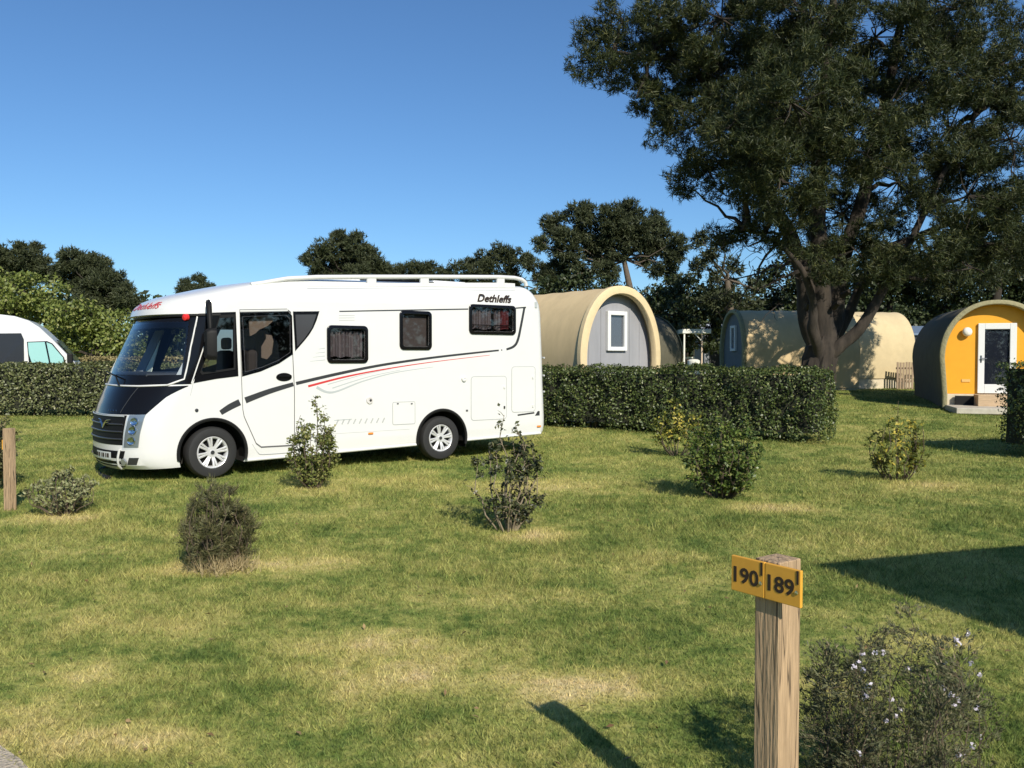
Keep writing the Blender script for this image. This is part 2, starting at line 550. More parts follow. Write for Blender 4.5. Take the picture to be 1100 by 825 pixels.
def arch(W, H, n=40, b=None, foot=0.94, drop=0.0):
    """points of a pod's arch from left foot over the crown to the right foot"""
    b = b or 0.60 * H
    pts = [(-W / 2 * foot, -drop), (-W / 2 * foot, 0.0), (-W / 2 * (foot + 1) / 2, (H - b) * 0.5)]
    for i in range(n + 1):
        th = math.pi - math.pi * i / n
        c, s = math.cos(th), math.sin(th)
        pts.append((W / 2 * math.copysign(abs(c) ** 0.92, c), H - b + b * abs(s) ** 0.98))
    pts += [(W / 2 * (foot + 1) / 2, (H - b) * 0.5), (W / 2 * foot, 0.0), (W / 2 * foot, -drop)]
    return pts


def pod(label, loc, axis, W=2.9, Hh=2.75, L=5.2, base=0.35, cover=None, rim=None, endm=None, over=0.28, rimw=0.15,
        front='window', win=(0.42, 0.85, 0.0, 1.55), group='canvas covered camping pods', drop=None):
    """local: x across, y to the back, front wall at y = 0"""
    rz = math.atan2(axis[1], axis[0]) - math.pi / 2
    root = empty('camping_pod', label, 'camping pod', loc, rz, group)
    drop = base - 0.03 if drop is None else drop
    o1 = arch(W, Hh, drop=drop); i1 = arch(W - 0.10, Hh - 0.05, drop=drop)
    # cover: outer and inner skin
    mb = MB()
    nseg = 14
    ysg = [-over + (L + over) * i / nseg for i in range(nseg + 1)]
    sag = lambda i, k, p: 0.018 * math.sin(math.pi * ((i * 0.5) % 1)) if 0 < i < nseg else 0
    G = [[(p[0] * (1 - sag(i, k, p) / W * 2), y, base + p[1] - sag(i, k, p) * (p[1] / Hh)) for k, p in enumerate(o1)] for i, y in enumerate(ysg)]
    mb.grid(G)
    mb.grid([[(p[0], y, base + p[1]) for p in i1] for y in (-over, L)])
    mb.grid([[(p[0], L, base + p[1]) for p in o1], [(p[0], L, base + p[1]) for p in i1]])
    mb.build('cover', cover, root, smooth=35)
    # rim at the mouth
    mb = MB()
    oo = arch(W + 0.06, Hh + 0.03, drop=drop); ii = arch(W - 2 * rimw, Hh - rimw, drop=drop)
    y0, y1 = -over - 0.05, -over + 0.10
    A = [(p[0], y0 + 0.03, base + p[1]) for p in oo]; Bq = [(p[0], y0, base + p[1]) for p in arch(W - 0.02, Hh - 0.01, drop=drop)]
    Cq = [(p[0], y0, base + p[1]) for p in arch(W - 2 * rimw + 0.04, Hh - rimw + 0.02, drop=drop)]; Dq = [(p[0], y0 + 0.03, base + p[1]) for p in ii]
    E = [(p[0], y1, base + p[1]) for p in ii]; A2 = [(p[0], y1, base + p[1]) for p in oo]
    mb.grid([A2, A, Bq, Cq, Dq, E])
    mb.build('rim', rim, root, smooth=50)
    # end walls
    e = arch(W - 0.12, Hh - 0.06)
    for y, nm, mt in ((0.0, 'front_wall', endm), (L - 0.06, 'back_wall', cover)):
        mb = MB(); mb.prism([(p[0], p[1]) for p in e], 0.05, lambda a, b_, h, y=y: (a, y + h, base + b_)); mb.build(nm, mt, root)
    if endm is ENDG:
        for x in (-.82, -.42, .55, .90):
            zt_b = Hh - 0.6 * Hh + 0.6 * Hh * math.sqrt(max(0, 1 - (x / (W / 2 - .1)) ** 2)) - .12
            mb = MB(); mb.box((x, -.006, base + zt_b / 2), (.035, .012, zt_b)); mb.build('batten', endm, root)
    # plinth
    mb = MB(); mb.box((0, (L - over) / 2, base / 2 - 0.1), (W * 0.90, L + over - 0.12, base + 0.19)); mb.build('plinth', PLINTH, root, bevel=0.02)
    if front == 'window':
        ww, hh, cx, cz = win
        mb = MB()
        t = 0.10
        for (x, z, sx, sz) in ((cx - ww / 2 + t / 2, cz, t, hh), (cx + ww / 2 - t / 2, cz, t, hh), (cx, cz + hh / 2 - t / 2, ww - 2 * t, t), (cx, cz - hh / 2 + t / 2, ww - 2 * t, t)):
            mb.box((x, -0.045, base + z), (sx, 0.09, sz))
        wf = mb.build('window', PVC, root, bevel=0.012)
        mb = MB(); mb.box((cx, -0.02, base + cz), (ww - 2 * t - 0.004, 0.012, hh - 2 * t - 0.004)); mb.build('pane', PANE, wf)
        mb = MB(); mb.box((cx, -0.006, base + cz), (ww - 2 * t - 0.004, 0.006, hh - 2 * t - 0.004)); mb.build('blind', pmat('grey_blind', (0.30, 0.31, 0.33), 0.8), wf)
    elif front == 'door':
        dw, dh, cx = 0.98, 2.0, win[2]
        mb = MB(); t = 0.17
        zb = base + 0.02
        for (x, z, sx, sz) in ((cx - dw / 2 + t / 2, dh / 2, t, dh), (cx + dw / 2 - t / 2, dh / 2, t, dh), (cx, dh - t / 2, dw - 2 * t, t), (cx, 0.13, dw - 2 * t, 0.26)):
            mb.box((x, -0.04, zb + z), (sx, 0.08, sz))
        df = mb.build('door', PVC, root, bevel=0.012)
        mb = MB(); mb.box((cx, -0.03, zb + dh / 2 + 0.045), (dw - 2 * t - 0.004, 0.012, dh - t - 0.26 - 0.004)); mb.build('pane', PANE, df)
        mb = MB(); mb.box((cx, -0.01, zb + dh / 2 + 0.045), (dw - 2 * t - 0.004, 0.006, dh - t - 0.26 - 0.004)); mb.build('blind', pmat('black_blind', (0.02, 0.025, 0.04), 0.7), df)
        mb = MB(); mb.tube([(cx - dw / 2 + 0.08, -0.08, zb + 1.0), (cx - dw / 2 + 0.08, -0.13, zb + 1.0), (cx - dw / 2 + 0.22, -0.13, zb + 1.0)], 0.014, 8)
        mb.box((cx - dw / 2 + 0.08, -0.085, zb + 0.98), (0.035, 0.012, 0.2)); mb.build('handle', CHROME, df, smooth=40)
    return root


# pod behind the motorhome
P = ground(658, 441); P = Vector((2.52, 21.3, 0)); P.z = gz(P.x, P.y)
pod('tan canvas pod with grey end and white window behind the motorhome', P, (-0.60, 0.80), W=2.66, Hh=2.93, L=5.4, cover=CANVAS, rim=RIMC, endm=ENDG,
    win=(0.66, 0.98, 0.06, 1.86), rimw=0.175)
# shaded pod behind it
P = Vector((4.35, 29.2, 0)); P.z = gz(P.x, P.y)
pod('shaded olive pod with dappled light between the tan pod and the white porch', P, (-0.45, -0.89), W=2.8, Hh=2.45, L=3.6, cover=CANVASD, rim=RIMO, endm=ENDD)
# pod left of the big trunk, end in view on the left
P = Vector((8.75, 33.8, 0)); P.z = gz(P.x, P.y)
pod('pod with a narrow grey window end left of the big pine trunk', P, (0.998, 0.06), W=2.9, Hh=2.70, L=4.4, over=0.10, rimw=0.12, cover=CANVAS, rim=RIMO, endm=ENDD, win=(0.6, 1.0, 0.0, 1.6))
# sunlit pod right of the trunk
P = Vector((12.2, 34.6, 0)); P.z = gz(P.x, P.y)
pod('pale sunlit pod right of the pine trunk under a branch shadow', P, (0.98, 0.20), W=2.9, Hh=2.68, L=3.5, cover=CANVASP, rim=RIMO, endm=ENDD, win=(0.6, 1.0, 0.0, 1.6), drop=0)

# orange pod with the white door
P = ground(1067, 439.0)
op = pod('orange fronted pod under a dark olive cover with a white glazed door', P, (0.30, 0.954), W=2.85, Hh=2.64, L=5.4, base=0.42, cover=CANVASD, rim=RIMO, endm=ORANGE,
         front='door', win=(0, 0, 0.06, 0), rimw=0.10, over=0.30)
mb = MB(); mb.lathe([(0.0, -0.13), (0.06, -0.125), (0.115, -0.09), (0.135, -0.03), (0.11, 0.02), (0.08, 0.03)], (-0.72, -0.07, 0.42 + 1.78), (0, 1, 0), 20)
mb.build('wall_lamp', GLOBE, op, smooth=60)
mb = MB(); mb.box((-0.72, -0.012, 0.42 + 0.38), (0.22, 0.016, 0.08)); mb.build('vent', pmat('pale_orange_vent', (0.75, 0.45, 0.14), 0.5), op)
mb = MB(); mb.box((0.30, -0.62, 0.21), (1.75, 0.6, 0.42)); mb.build('step', WOODL, op, bevel=0.015)
mb = MB(); mb.box((-0.80, -0.34, 0.20), (0.50, 0.10, 0.34)); mb.build('opening_shade', BLACKM, op)  # solid black block: the opening's shade is put into its colour
rz = op.rotation_euler.z
mb = MB(); mb.box((0, 0, 0.0), (3.1, 1.7, 0.16))
sl_ = mb.build('paving_slab', CONC, None, bevel=0.02)
sl_.location = P + Matrix.Rotation(rz, 3, 'Z') @ Vector((0.25, -1.15, 0.03)); sl_.rotation_euler = (0, 0, rz)
tag(sl_, 'pale concrete slab in front of the orange pod', 'slab')


# ================================================================== SMALL BUILDINGS BEHIND
def porch():
    D = 44.0
    p = at(747, 400, D); z0 = gz(p.x, D)
    root = empty('porch', 'white timber porch with a flat roof between two pods', 'porch', (p.x, D, z0))
    zr = at(747, 356, D).z - z0
    cream = pmat('cream_paint', (0.78, 0.76, 0.66), 0.5)
    mb = MB(); mb.box((0, 0.8, zr), (1.45 * 1.0, 2.2, 0.22)); mb.build('roof', cream, root, bevel=0.01)
    for x, y in ((0.28, -0.2), (-0.62, -0.2), (0.28, 1.7), (-0.62, 1.7)):
        mb = MB(); mb.box((x, y, (zr - 0.09) / 2), (0.075, 0.075, zr - 0.09)); mb.build('post', pmat('bare_wood', (0.55, 0.42, 0.30), 0.7) if x > 0 else cream, root)
    mb = MB()
    mb.tube([(0.28, -0.2, zr - 0.5), (-0.1, -0.2, zr - 0.1)], 0.035, 4); mb.build('brace', cream, root)
    for zq in (0.95, zr - 0.75):
        mb = MB(); mb.box((-0.2, 1.66, zq), (1.0, 0.05, 0.09)); mb.build('rail', cream, root)
    wt = MB(); wt.lathe([(0.0, 0.0), (0.28, 0), (0.32, 0.3), (0.31, 0.82), (0.2, 0.88), (0, 0.9)], (p.x - 0.28, D - 0.9, z0 - 0.02), (0, 0, 1), 20)
    tag(wt.build('water_butt', cream, None, smooth=40), 'cream water butt standing in front of the white porch', 'water butt')


porch()


def mobile_home(label, px0, px1, top, D, col, roofc, depth=3.0, win=None):
    a, b_ = at(px0, top, D), at(px1, top, D)
    cx = (a.x + b_.x) / 2; wd = b_.x - a.x
    z0 = gz(cx, D); h = a.z - z0
    root = empty('mobile_home', label, 'mobile home', (cx, D, z0))
    ev = h * 0.80
    mb = MB(); mb.box((0, depth / 2, ev / 2), (wd, depth, ev)); mb.build('wall', col, root)
    mb = MB(); hw = wd / 2 + 0.15
    mb.add([(-hw, -0.15, ev), (hw, -0.15, ev), (hw, depth + .15, ev), (-hw, depth + .15, ev), (-hw, -0.15, ev + 0.1), (hw, -0.15, ev + 0.1), (hw, depth + .15, ev + .1), (-hw, depth + .15, ev + .1),
            (-hw, depth / 2, h), (hw, depth / 2, h)],
           [[0, 1, 2, 3], [0, 1, 5, 4], [2, 3, 7, 6], [4, 5, 9, 8], [6, 7, 8, 9], [0, 4, 8, 7, 3], [1, 5, 9, 6, 2]])
    mb.build('roof', roofc, root)
    for (x, z, sx, sz, mt, nm) in win or ():
        mb = MB(); mb.box((x, -0.03, z), (sx, 0.06, sz)); mb.build(nm, mt, root, bevel=0.01)
    return root


mobile_home('grey mobile home with a dark doorway behind the white porch', 757, 800, 347, 50.0, pmat('grey_cladding', (0.24, 0.25, 0.28), 0.6), pmat('pale_grey_roof', (0.42, 0.45, 0.50), 0.5),
            win=[(-0.40, 0.95, 0.95, 1.9, pmat('dark_doorway', (0.02, 0.02, 0.02), 0.7), 'door'), (0.32, 0.95, 0.09, 1.9, WHITE2, 'door_frame')])
mobile_home('dark blue roofed cabin between the sunlit pod and the orange pod', 962, 1016, 349, 44.0, pmat('dark_cladding', (0.03, 0.035, 0.05), 0.4), pmat('blue_grey_roof', (0.16, 0.22, 0.32), 0.35),
            win=[(0.1, 1.4, 1.5, 0.45, BLACK, 'window')])


def picket_fence():
    D = 33.2
    p0, p1 = at(964, 415, D), at(996, 415, D)
    root = empty('picket_fence', 'weathered picket fence beside the sunlit pod', 'fence', (p0.x, D, gz(p0.x, D)))
    wood = pmat('weathered_wood', (0.30, 0.22, 0.15), 0.9, var=0.25, vscale=6)
    L = p1.x - p0.x; k = 11
    for i in range(k):
        mb = MB(); x = L * i / (k - 1); h = 1.02 + 0.05 * random.random()
        mb.box((x, random.uniform(-.01, .01), h / 2), (0.075, 0.02, h), random.uniform(-.05, .05)); mb.build('picket', wood, root)
    for z in (0.3, 0.8):
        mb = MB(); mb.box((L / 2, 0.032, z), (L + 0.1, 0.03, 0.07)); mb.build('rail', wood, root)


picket_fence()


# ================================================================== HEDGES
def hedge(label, p0, p1, top_z, thick, mat, nleaf, L=0.06, W=0.036, cat='hedge', ragged=0.15, undercut=0.0, thin=None):
    """p0, p1: ends of the front base line; body lies behind it"""
    p0, p1 = Vector((p0[0], p0[1], 0)), Vector((p1[0], p1[1], 0))
    d = (p1 - p0); ln = d.length; d.normalize(); nb = Vector((-d.y, d.x, 0))
    if nb.y < 0: nb = -nb
    root = empty('hedge', label, cat, (p0.x, p0.y, gz(p0.x, p0.y)))
    inv = -Vector(root.location)
    # dark core: the shade among the twigs is put into its colour
    G = []
    k = max(12, int(ln / 0.3))
    mb = MB()
    ins = 0.13
    prof = [(ins, 0.14), (ins, 0.5), (ins, 0.93), (ins + .04, 1.0), (1 - ins - .04, 1.0), (1 - ins, 0.93), (1 - ins, 0.5), (1 - ins, 0.14)]
    for i in range(k + 1):
        a = ins * thick + (ln - 2 * ins * thick) * i / k
        r = []
        for (tt, zz) in prof:
            q = p0 + d * a + nb * (thick * tt)
            zt = gz(q.x, q.y); jx = mnoise.noise(Vector((a * 2, tt * 3, zz * 3))) * 0.06
            topz = top_z(a / ln) if callable(top_z) else top_z
            r.append(q + nb * jx + Vector((0, 0, zt + (topz - 0.1 - zt) * zz)) + inv)
        G.append(r)
    mb.grid(G); mb.add(G[0], [list(range(len(prof)))]); mb.add(G[-1], [list(range(len(prof)))])
    mb.build('dark_core', CORE_SHADE, root)
    # stems at the foot
    for i in range(int(ln / 0.35)):
        mb = MB(); a = random.uniform(0.15, ln - 0.15); q = p0 + d * a + nb * (thick * random.uniform(0.25, 0.7)); zt = gz(q.x, q.y)
        mb.tube([q + inv + Vector((0, 0, zt - 0.03)), q + inv + Vector((random.uniform(-.1, .1), random.uniform(-.1, .1), zt + 0.45))], [0.022, 0.012], 5)
        mb.build('stem', TWIG, root)
    # leaves over every side
    n = nleaf
    areas = np.array([ln * 1.3, ln * thick, ln * 1.3 * 0.35, thick * 1.3, thick * 1.3]); pr = areas / areas.sum()
    side = RNG.choice(5, n, p=pr)
    a = RNG.uniform(0, ln, n); tt = RNG.uniform(0, thick, n); zz = RNG.uniform(0.03, 1, n)
    depth = np.abs(RNG.normal(0, 0.055, n)) - 0.03
    N = np.zeros((n, 3)); dn, nn = np.array(d), np.array(nb)
    m0 = side == 0; tt[m0] = depth[m0]; N[m0] = -nn
    m1 = side == 1; zz[m1] = 1 - depth[m1] * 0.8; N[m1] = (0, 0, 1)
    m2 = side == 2; tt[m2] = thick - depth[m2]; N[m2] = nn
    m3 = side == 3; a[m3] = depth[m3]; N[m3] = -dn
    m4 = side == 4; a[m4] = ln - depth[m4]; N[m4] = dn
    # round the corners a little and make the face uneven
    bul = np.array([mnoise.noise(Vector((x * 1.3, y * 1.3 + s * 7, z * 1.6))) for x, y, z, s in zip(a, tt, zz, side)])
    bul2 = np.array([mnoise.noise(Vector((x * 5, y * 5 + s * 3, z * 5))) for x, y, z, s in zip(a, tt, zz, side)])
    off = ragged * bul + ragged * 0.6 * bul2
    keep = np.ones(n, bool)
    low = zz < 0.10
    keep &= ~(low & (RNG.uniform(0, 1, n) < 0.55))
    keep &= ~((bul2 < -0.22) & (RNG.uniform(0, 1, n) < 0.75))
    if thin is not None:
        keep &= ~thin(a / ln, zz, RNG.uniform(0, 1, n))
    Pp = np.array(p0)[None, :] + dn * a[:, None] + nn * tt[:, None]
    Pp += N * off[:, None]
    if undercut:
        Pp[:, :2] += (nn[:2] * 0.5 + dn[:2] * 0.8) * (undercut * np.maximum(0, 0.55 - zz))[:, None]
    zt = terrain(Pp[:, 0], Pp[:, 1])
    tz = np.array([top_z(q) for q in a / ln]) if callable(top_z) else np.full(n, top_z)
    Pp[:, 2] = zt + (tz - zt) * zz + N[:, 2] * off
    # edge rounding
    Pp[:, 2] -= np.where((side != 1) & (zz > 0.9), 0.0, 0.0)
    Pp = Pp[keep]; N = N[keep]
    N2 = N + np.array([0, 0, 0.35])
    V, F = leaf_geo(Pp + np.array(inv), N2, L, W, 0.75)
    # sprigs standing out of the top
    k = int(ln * 60)
    aa = RNG.uniform(0, ln, k); t2 = RNG.uniform(0, thick, k)
    Q = np.array(p0)[None, :] + dn * aa[:, None] + nn * t2[:, None]
    tz = np.array([top_z(q) for q in aa / ln]) if callable(top_z) else np.full(k, top_z)
    Q[:, 2] = tz + np.abs(RNG.normal(0.0, 0.05, k)) - 0.02
    V2, F2 = leaf_geo(Q + np.array(inv), RNG.normal(size=(k, 3)), L * 0.9, W * 0.8, 0.4)
    np_mesh('foliage', np.concatenate([V, V2]), np.concatenate([F, F2 + len(V)]), mat, root)
    return root


HEDGEM = leafmat('hedge_leaves', (0.036, 0.056, 0.015), (0.105, 0.142, 0.036), (0.21, 0.22, 0.080), rough=0.42, trans=0.12, spec=0.45)
HEDGEL = leafmat('left_hedge_leaves', (0.075, 0.092, 0.032), (0.165, 0.185, 0.070), (0.26, 0.25, 0.12), rough=0.45, trans=0.15, spec=0.5)  # browner leaves, lightened so that the hedge's sunlight is in their colour
ha = ground(556, 457); hb = ground(881, 478)
hz = at(868, 399, hb.y).z
hz0 = at(590, 396.5, ground(590, 461).y).z
hedge('long dark clipped hedge right of the motorhome, in front of the pods', (ha.x, ha.y), (hb.x, hb.y), lambda q: hz0 + (hz - hz0) * q, 1.35, HEDGEM, 33000,
      thin=lambda a, z, r: (z < 0.22) & (a < 0.75) & (np.sin(a * 47) + np.sin(a * 23 + 1) > 0.2) & (r < 0.93))
la, lb = ground(-60, 448), ground(130, 448)
lz = at(60, 392, la.y).z
hedge('clipped grey green hedge in front of the white camper van', (la.x, la.y), (lb.x + 1.2, lb.y), lz, 1.2, HEDGEL, 15000, ragged=0.09, L=0.075, W=0.045)
hedge('shaggy dark hedge end at the right edge, beside the orange pod', (8.74, 14.25), (12.9, 14.9), 1.62, 1.0, HEDGEM, 12000, ragged=0.14, undercut=0.5)
DRYH = leafmat('golden_hedge_leaves', (0.24, 0.20, 0.08), (0.42, 0.34, 0.16), rough=0.6, trans=0.2)
da, db = at(84, 383, 34.0), at(150, 383, 34.5)
hedge('golden dry hedge top showing behind the grey green hedge', (da.x, da.y), (db.x + 2.5, db.y), at(100, 384, 34.2).z, 1.0, DRYH, 4000, ragged=0.08, L=0.09, W=0.06)


# ================================================================== TREES
def bark_tube(mb, pts, rad, n=40, step=0.07, depth=0.13):
    # a limb with deep lengthwise furrows and plates
    P_, R_ = [], []
    for i in range(len(pts) - 1):
        a, b_ = Vector(pts[i]), Vector(pts[i + 1]); k = max(1, int((b_ - a).length / step))
        for j in range(k): P_.append(a.lerp(b_, j / k)); R_.append(rad[i] + (rad[i + 1] - rad[i]) * j / k)
    P_.append(Vector(pts[-1])); R_.append(rad[-1])
    # soften the bends
    for _ in range(3): P_ = [P_[0]] + [(P_[i - 1] + P_[i] * 2 + P_[i + 1]) / 4 for i in range(1, len(P_) - 1)] + [P_[-1]]
    b0 = len(mb.v); mb.tube(P_, R_, n)
    for i in range(len(P_)):
        for k in range(n):
            v = Vector(mb.v[b0 + i * n + k]); c = P_[i]; th = 2 * math.pi * k / n
            u = Vector((math.cos(th) * 3.2, math.sin(th) * 3.2, i * step * 1.1 + b0 * .01))
            f = 1 - abs(mnoise.noise(u)) * 2; g = mnoise.noise(u * 2.7)
            mb.v[b0 + i * n + k] = tuple(c + (v - c) * (1 + depth * (f - .5) + depth * .45 * g))


def limb_path(a, b_, n=6, wob=0.12, sag=0.0):
    a, b_ = Vector(a), Vector(b_)
    L = (b_ - a).length
    pts = []
    for i in range(n + 1):
        t = i / n
        p = a.lerp(b_, t)
        if 0 < i < n:
            p += Vector((random.gauss(0, 1), random.gauss(0, 1), random.gauss(0, 1))) * wob * L / n
        p.z += sag * L * math.sin(math.pi * t)
        pts.append(p)
    return pts


def tree(name, label, base, trunk, lobes, mat, bark=BARK, group=None, cat='tree', clump=0.38, per=13, tips=15, blades=7, bl=0.20, bw=0.035,
         leaf=None, flat=1.0, shell=0.55, limbs=True, up=0.35, extra=None, dens=None, attach=None):
    """trunk: list of (point, radius); lobes: (x, y, z, r); foliage in clumps at branch tips"""
    base = Vector(base)
    root = empty(name, label, cat, base, 0, group)
    tb = MB()
    (bark_tube(tb, [Vector(p) - base for p, r in trunk], [r for p, r in trunk]) if attach else tb.tube([Vector(p) - base for p, r in trunk], [r for p, r in trunk], 12))
    tops = [Vector(p) - base for p, r in trunk] + [Vector(p) - base for p in (attach or [])]
    tops = [tops[0]] + [q for q in tops[1:] if not attach or q.z > 3.2]
    Ps, Ds = [], []
    for li, (x, y, z, r) in enumerate(lobes):
        c = Vector((x, y, z)) - base
        if limbs:
            s = min(tops[1:] or tops, key=lambda q: (q - c).length + (0.6 * max(0, q.z - c.z + 0.3)))
            rr = 0.035 + 0.022 * r
            tb.tube(limb_path(s, c, 6, 0.18, -0.03), [rr * (1.5 - 0.2 * i) for i in range(7)], 6)
        k = max(4, int(tips * r * r * (dens[li] if dens else 1)))
        d = unit(RNG.normal(size=(k, 3)))
        rad = r * (shell + (1 - shell) * RNG.uniform(0, 1, (k, 1)) ** 0.6) * RNG.uniform(0.85, 1.08, (k, 1))
        T = np.array(c)[None, :] + d * rad * np.array([1, 1, flat])
        for j in range(0, k, 3 if limbs else 9999):
            tb.tube(limb_path(c, Vector(T[j]), 3, 0.2), [0.028, 0.02, 0.014, 0.008], 4, cap=False)
        q = np.repeat(T, per, 0) + in_sphere(k * per) * clump * np.array([1, 1, 0.7])
        dd = np.repeat(d, per, 0) * 0.7 + np.array([0, 0, up]) + 0.5 * RNG.normal(size=(k * per, 3))
        Ps.append(q); Ds.append(dd)
    if extra: extra(tb, base)
    tb.build('trunk', bark, root, smooth=60, fix=False)
    P_, D_ = np.concatenate(Ps), np.concatenate(Ds)
    if leaf: V, F = leaf_geo(P_, D_, leaf[0], leaf[1], 0.7)
    else: V, F = tuft_geo(P_, D_, blades, bl, bw)
    np_mesh('crown', V, F, mat, root)
    return root


PINE = leafmat('pine_needles', (0.015, 0.023, 0.008), (0.050, 0.064, 0.020), (0.115, 0.115, 0.038), rough=0.55, trans=0.12, spec=0.3)
PINEF = leafmat('far_pine_needles', (0.026, 0.036, 0.016), (0.080, 0.092, 0.040), rough=0.6, trans=0.12, spec=0.3)
GREENB = leafmat('broad_green_leaves', (0.095, 0.130, 0.028), (0.24, 0.28, 0.066), (0.33, 0.33, 0.12), rough=0.5, trans=0.25)
DARKL = leafmat('dark_evergreen_leaves', (0.018, 0.030, 0.011), (0.056, 0.074, 0.024), rough=0.5, trans=0.1)


def big_pine():
    D = 26.5
    sc = D / F_PX
    def W(px, py, dy=0.0):
        return at(px, py, D + dy)
    b0 = W(877, 432); b0.z = gz(b0.x, D) - 0.1
    L = []
    left = [(626, 66, .55, 0), (648, 45, .9, .5), (655, 82, .8, -.4), (668, 20, 1.0, 0), (690, 62, 1.25, .6), (684, 104, .7, -.3), (715, 28, 1.4, -.6), (722, 98, 1.2, .4), (712, 140, .55, 0),
            (742, 60, 1.5, .8), (752, 132, 1.1, -.4), (738, 176, .75, .3), (762, 186, .8, -.6), (775, 20, 1.6, -1), (780, 90, 1.7, -.8), (790, 160, 1.4, .5), (800, 212, 1.0, -.6), (735, 198, .35, 0), (785, 250, .7, .2)]
    mid = [(820, 45, 1.8, 1.4), (830, 115, 1.9, -1.4), (838, 185, 1.6, 1.0), (848, 240, 1.1, -1.2), (872, 20, 2.0, -1.8), (885, 85, 2.1, 1.8), (895, 160, 2.1, -2.0), (905, 230, 1.7, 1.2), (880, 280, .8, -1.6),
           (918, 268, .9, -.6), (940, 40, 2.2, 1.0), (950, 120, 2.2, -2.0), (965, 195, 2.0, 1.5), (985, 255, 1.5, -1.2), (1005, 60, 2.1, -1.5), (1020, 140, 2.2, 1.0), (1040, 210, 1.8, -1.0), (1060, 265, 1.2, .5),
           (1070, 70, 2.0, .6), (1085, 150, 1.5, -1.2), (1078, 228, 1.2, .8), (1100, 80, 1.3, 0), (1030, 10, 1.5, 0), (830, 0, 1.6, .5), (945, 300, .8, -1.0), (1010, 285, .9, .5), (1085, 268, 1.1, .6), (1045, 288, .9, -.4), (1092, 190, 1.0, .8)]
    topl = [(720, -30, 1.2, 0), (775, -50, 1.5, .5), (850, -70, 1.9, -.6), (930, -80, 2.0, .6), (1000, -70, 1.5, -.3), (900, -140, 1.6, 0), (985, -140, 1.5, 0)]
    near = [(815, 150, 1.4, -3.6), (838, 190, 1.4, -3.2), (850, 110, 1.6, -3.8), (790, 130, 1.1, -3.2)]  # nearer clumps added so the crown shades the olive pod
    for px, py, r, dy in left + mid + topl + near:
        p = W(px, py, dy); L.append((p.x, p.y, p.z, r))
    t = [(b0, 0.50), (W(878, 415), 0.50), (W(879, 395), 0.50), (W(883, 376), 0.48), (W(886, 362), 0.34)]
    FK = [((882, 385), (868, 345), (864, 300), (850, 250), (820, 200), (790, 130), (740, 70), (660, 55)),
          ((884, 330), (880, 280), (878, 220), (880, 140), (890, 40), (900, -60)),
          ((898, 330, .4), (905, 280, .6), (930, 200, .8), (950, 110, .9), (970, 10, .8), (985, -90, .6)),
          ((936, 335, -.5), (955, 300, -.6), (980, 255, -.8), (1010, 190, -.6), (1050, 120, 0)),
          ((955, 265, 1.2), (1020, 240, 1.5), (1100, 200, 1.5)), ((862, 290, -1.3), (840, 262, -1.3), (800, 245, -.8))]
    att = []
    for f in FK:
        for a, b_ in zip(f[:-1], f[1:]):
            pa, pb = W(*a), W(*b_)
            att += [pa, pa.lerp(pb, .5)]
        att.append(W(*f[-1]))
    def extra(tb, base):
        def fk(pts, r0, r1):
            pts = [(881, 414, pts[0][2] * .5 if len(pts[0]) > 2 else 0)] + list(pts)
            k = len(pts); q = [W(*p) - base for p in pts]
            # subdivide for bends
            qq, rr = [], []
            for i in range(k - 1):
                for s_ in range(3):
                    u = s_ / 3; qq.append(q[i].lerp(q[i + 1], u) + Vector((random.gauss(0, .03), random.gauss(0, .03), 0))); rr.append(r0 + (r1 - r0) * (i + u) / (k - 1))
            qq.append(q[-1]); rr.append(r1)
            bark_tube(tb, qq, rr, 24 if r0 > .25 else 14, 0.09)
        fk([(882, 385), (868, 345), (864, 300), (850, 250), (820, 200), (790, 130), (740, 70), (660, 55)], 0.38, 0.04)
        fk([(884, 375), (884, 330), (880, 280), (878, 220), (880, 140), (890, 40), (900, -60)], 0.40, 0.08)
        fk([(886, 375, 0.3), (898, 330, .4), (905, 280, .6), (930, 200, .8), (950, 110, .9), (970, 10, .8), (985, -90, .6)], 0.34, 0.07)
        fk([(888, 382, -.2), (915, 362, -.4), (936, 335, -.5), (955, 300, -.6), (980, 255, -.8), (1010, 190, -.6), (1050, 120, 0)], 0.235, 0.05)
        fk([(890, 372, .5), (908, 345, .8), (922, 310, 1.0), (955, 265, 1.2), (1020, 240, 1.5), (1100, 200, 1.5)], 0.22, 0.05)
        fk([(880, 380, -.3), (872, 352, -.8), (874, 325, -1.0), (862, 290, -1.3), (840, 262, -1.3), (800, 245, -.8)], 0.20, 0.03)
        # knots and cut stubs
        for (px, py, dy) in ((896, 330, -.3), (905, 318, -.2), (868, 330, -.4)):
            p = W(px, py, dy) - base
            tb.tube([p, p + Vector((random.uniform(-.1, .1), -0.35, 0.12))], [0.1, 0.07], 7)
        # thin dead twigs hanging at the lower left
        for i in range(70):
            px, py = random.uniform(770, 880), random.uniform(235, 330)
            p = W(px, py, random.uniform(-1, 1)) - base
            q = p + Vector((random.uniform(-.9, .3), random.uniform(-.4, .4), random.uniform(-.8, .3)))
            tb.tube(limb_path(p, q, 4, 0.25), [0.018, 0.015, 0.011, 0.008, 0.005], 4, cap=False)
        for (ax, ay, bx, by) in ((860, 262, 775, 262), (850, 250, 760, 245), (858, 280, 782, 300), (846, 240, 790, 335), (864, 290, 800, 320)):
            tb.tube(limb_path(W(ax, ay, -.4) - base, W(bx, by, .2) - base, 8, 0.25), [0.06, 0.05, 0.045, 0.04, 0.034, 0.028, 0.022, 0.016, 0.01], 5, cap=False)
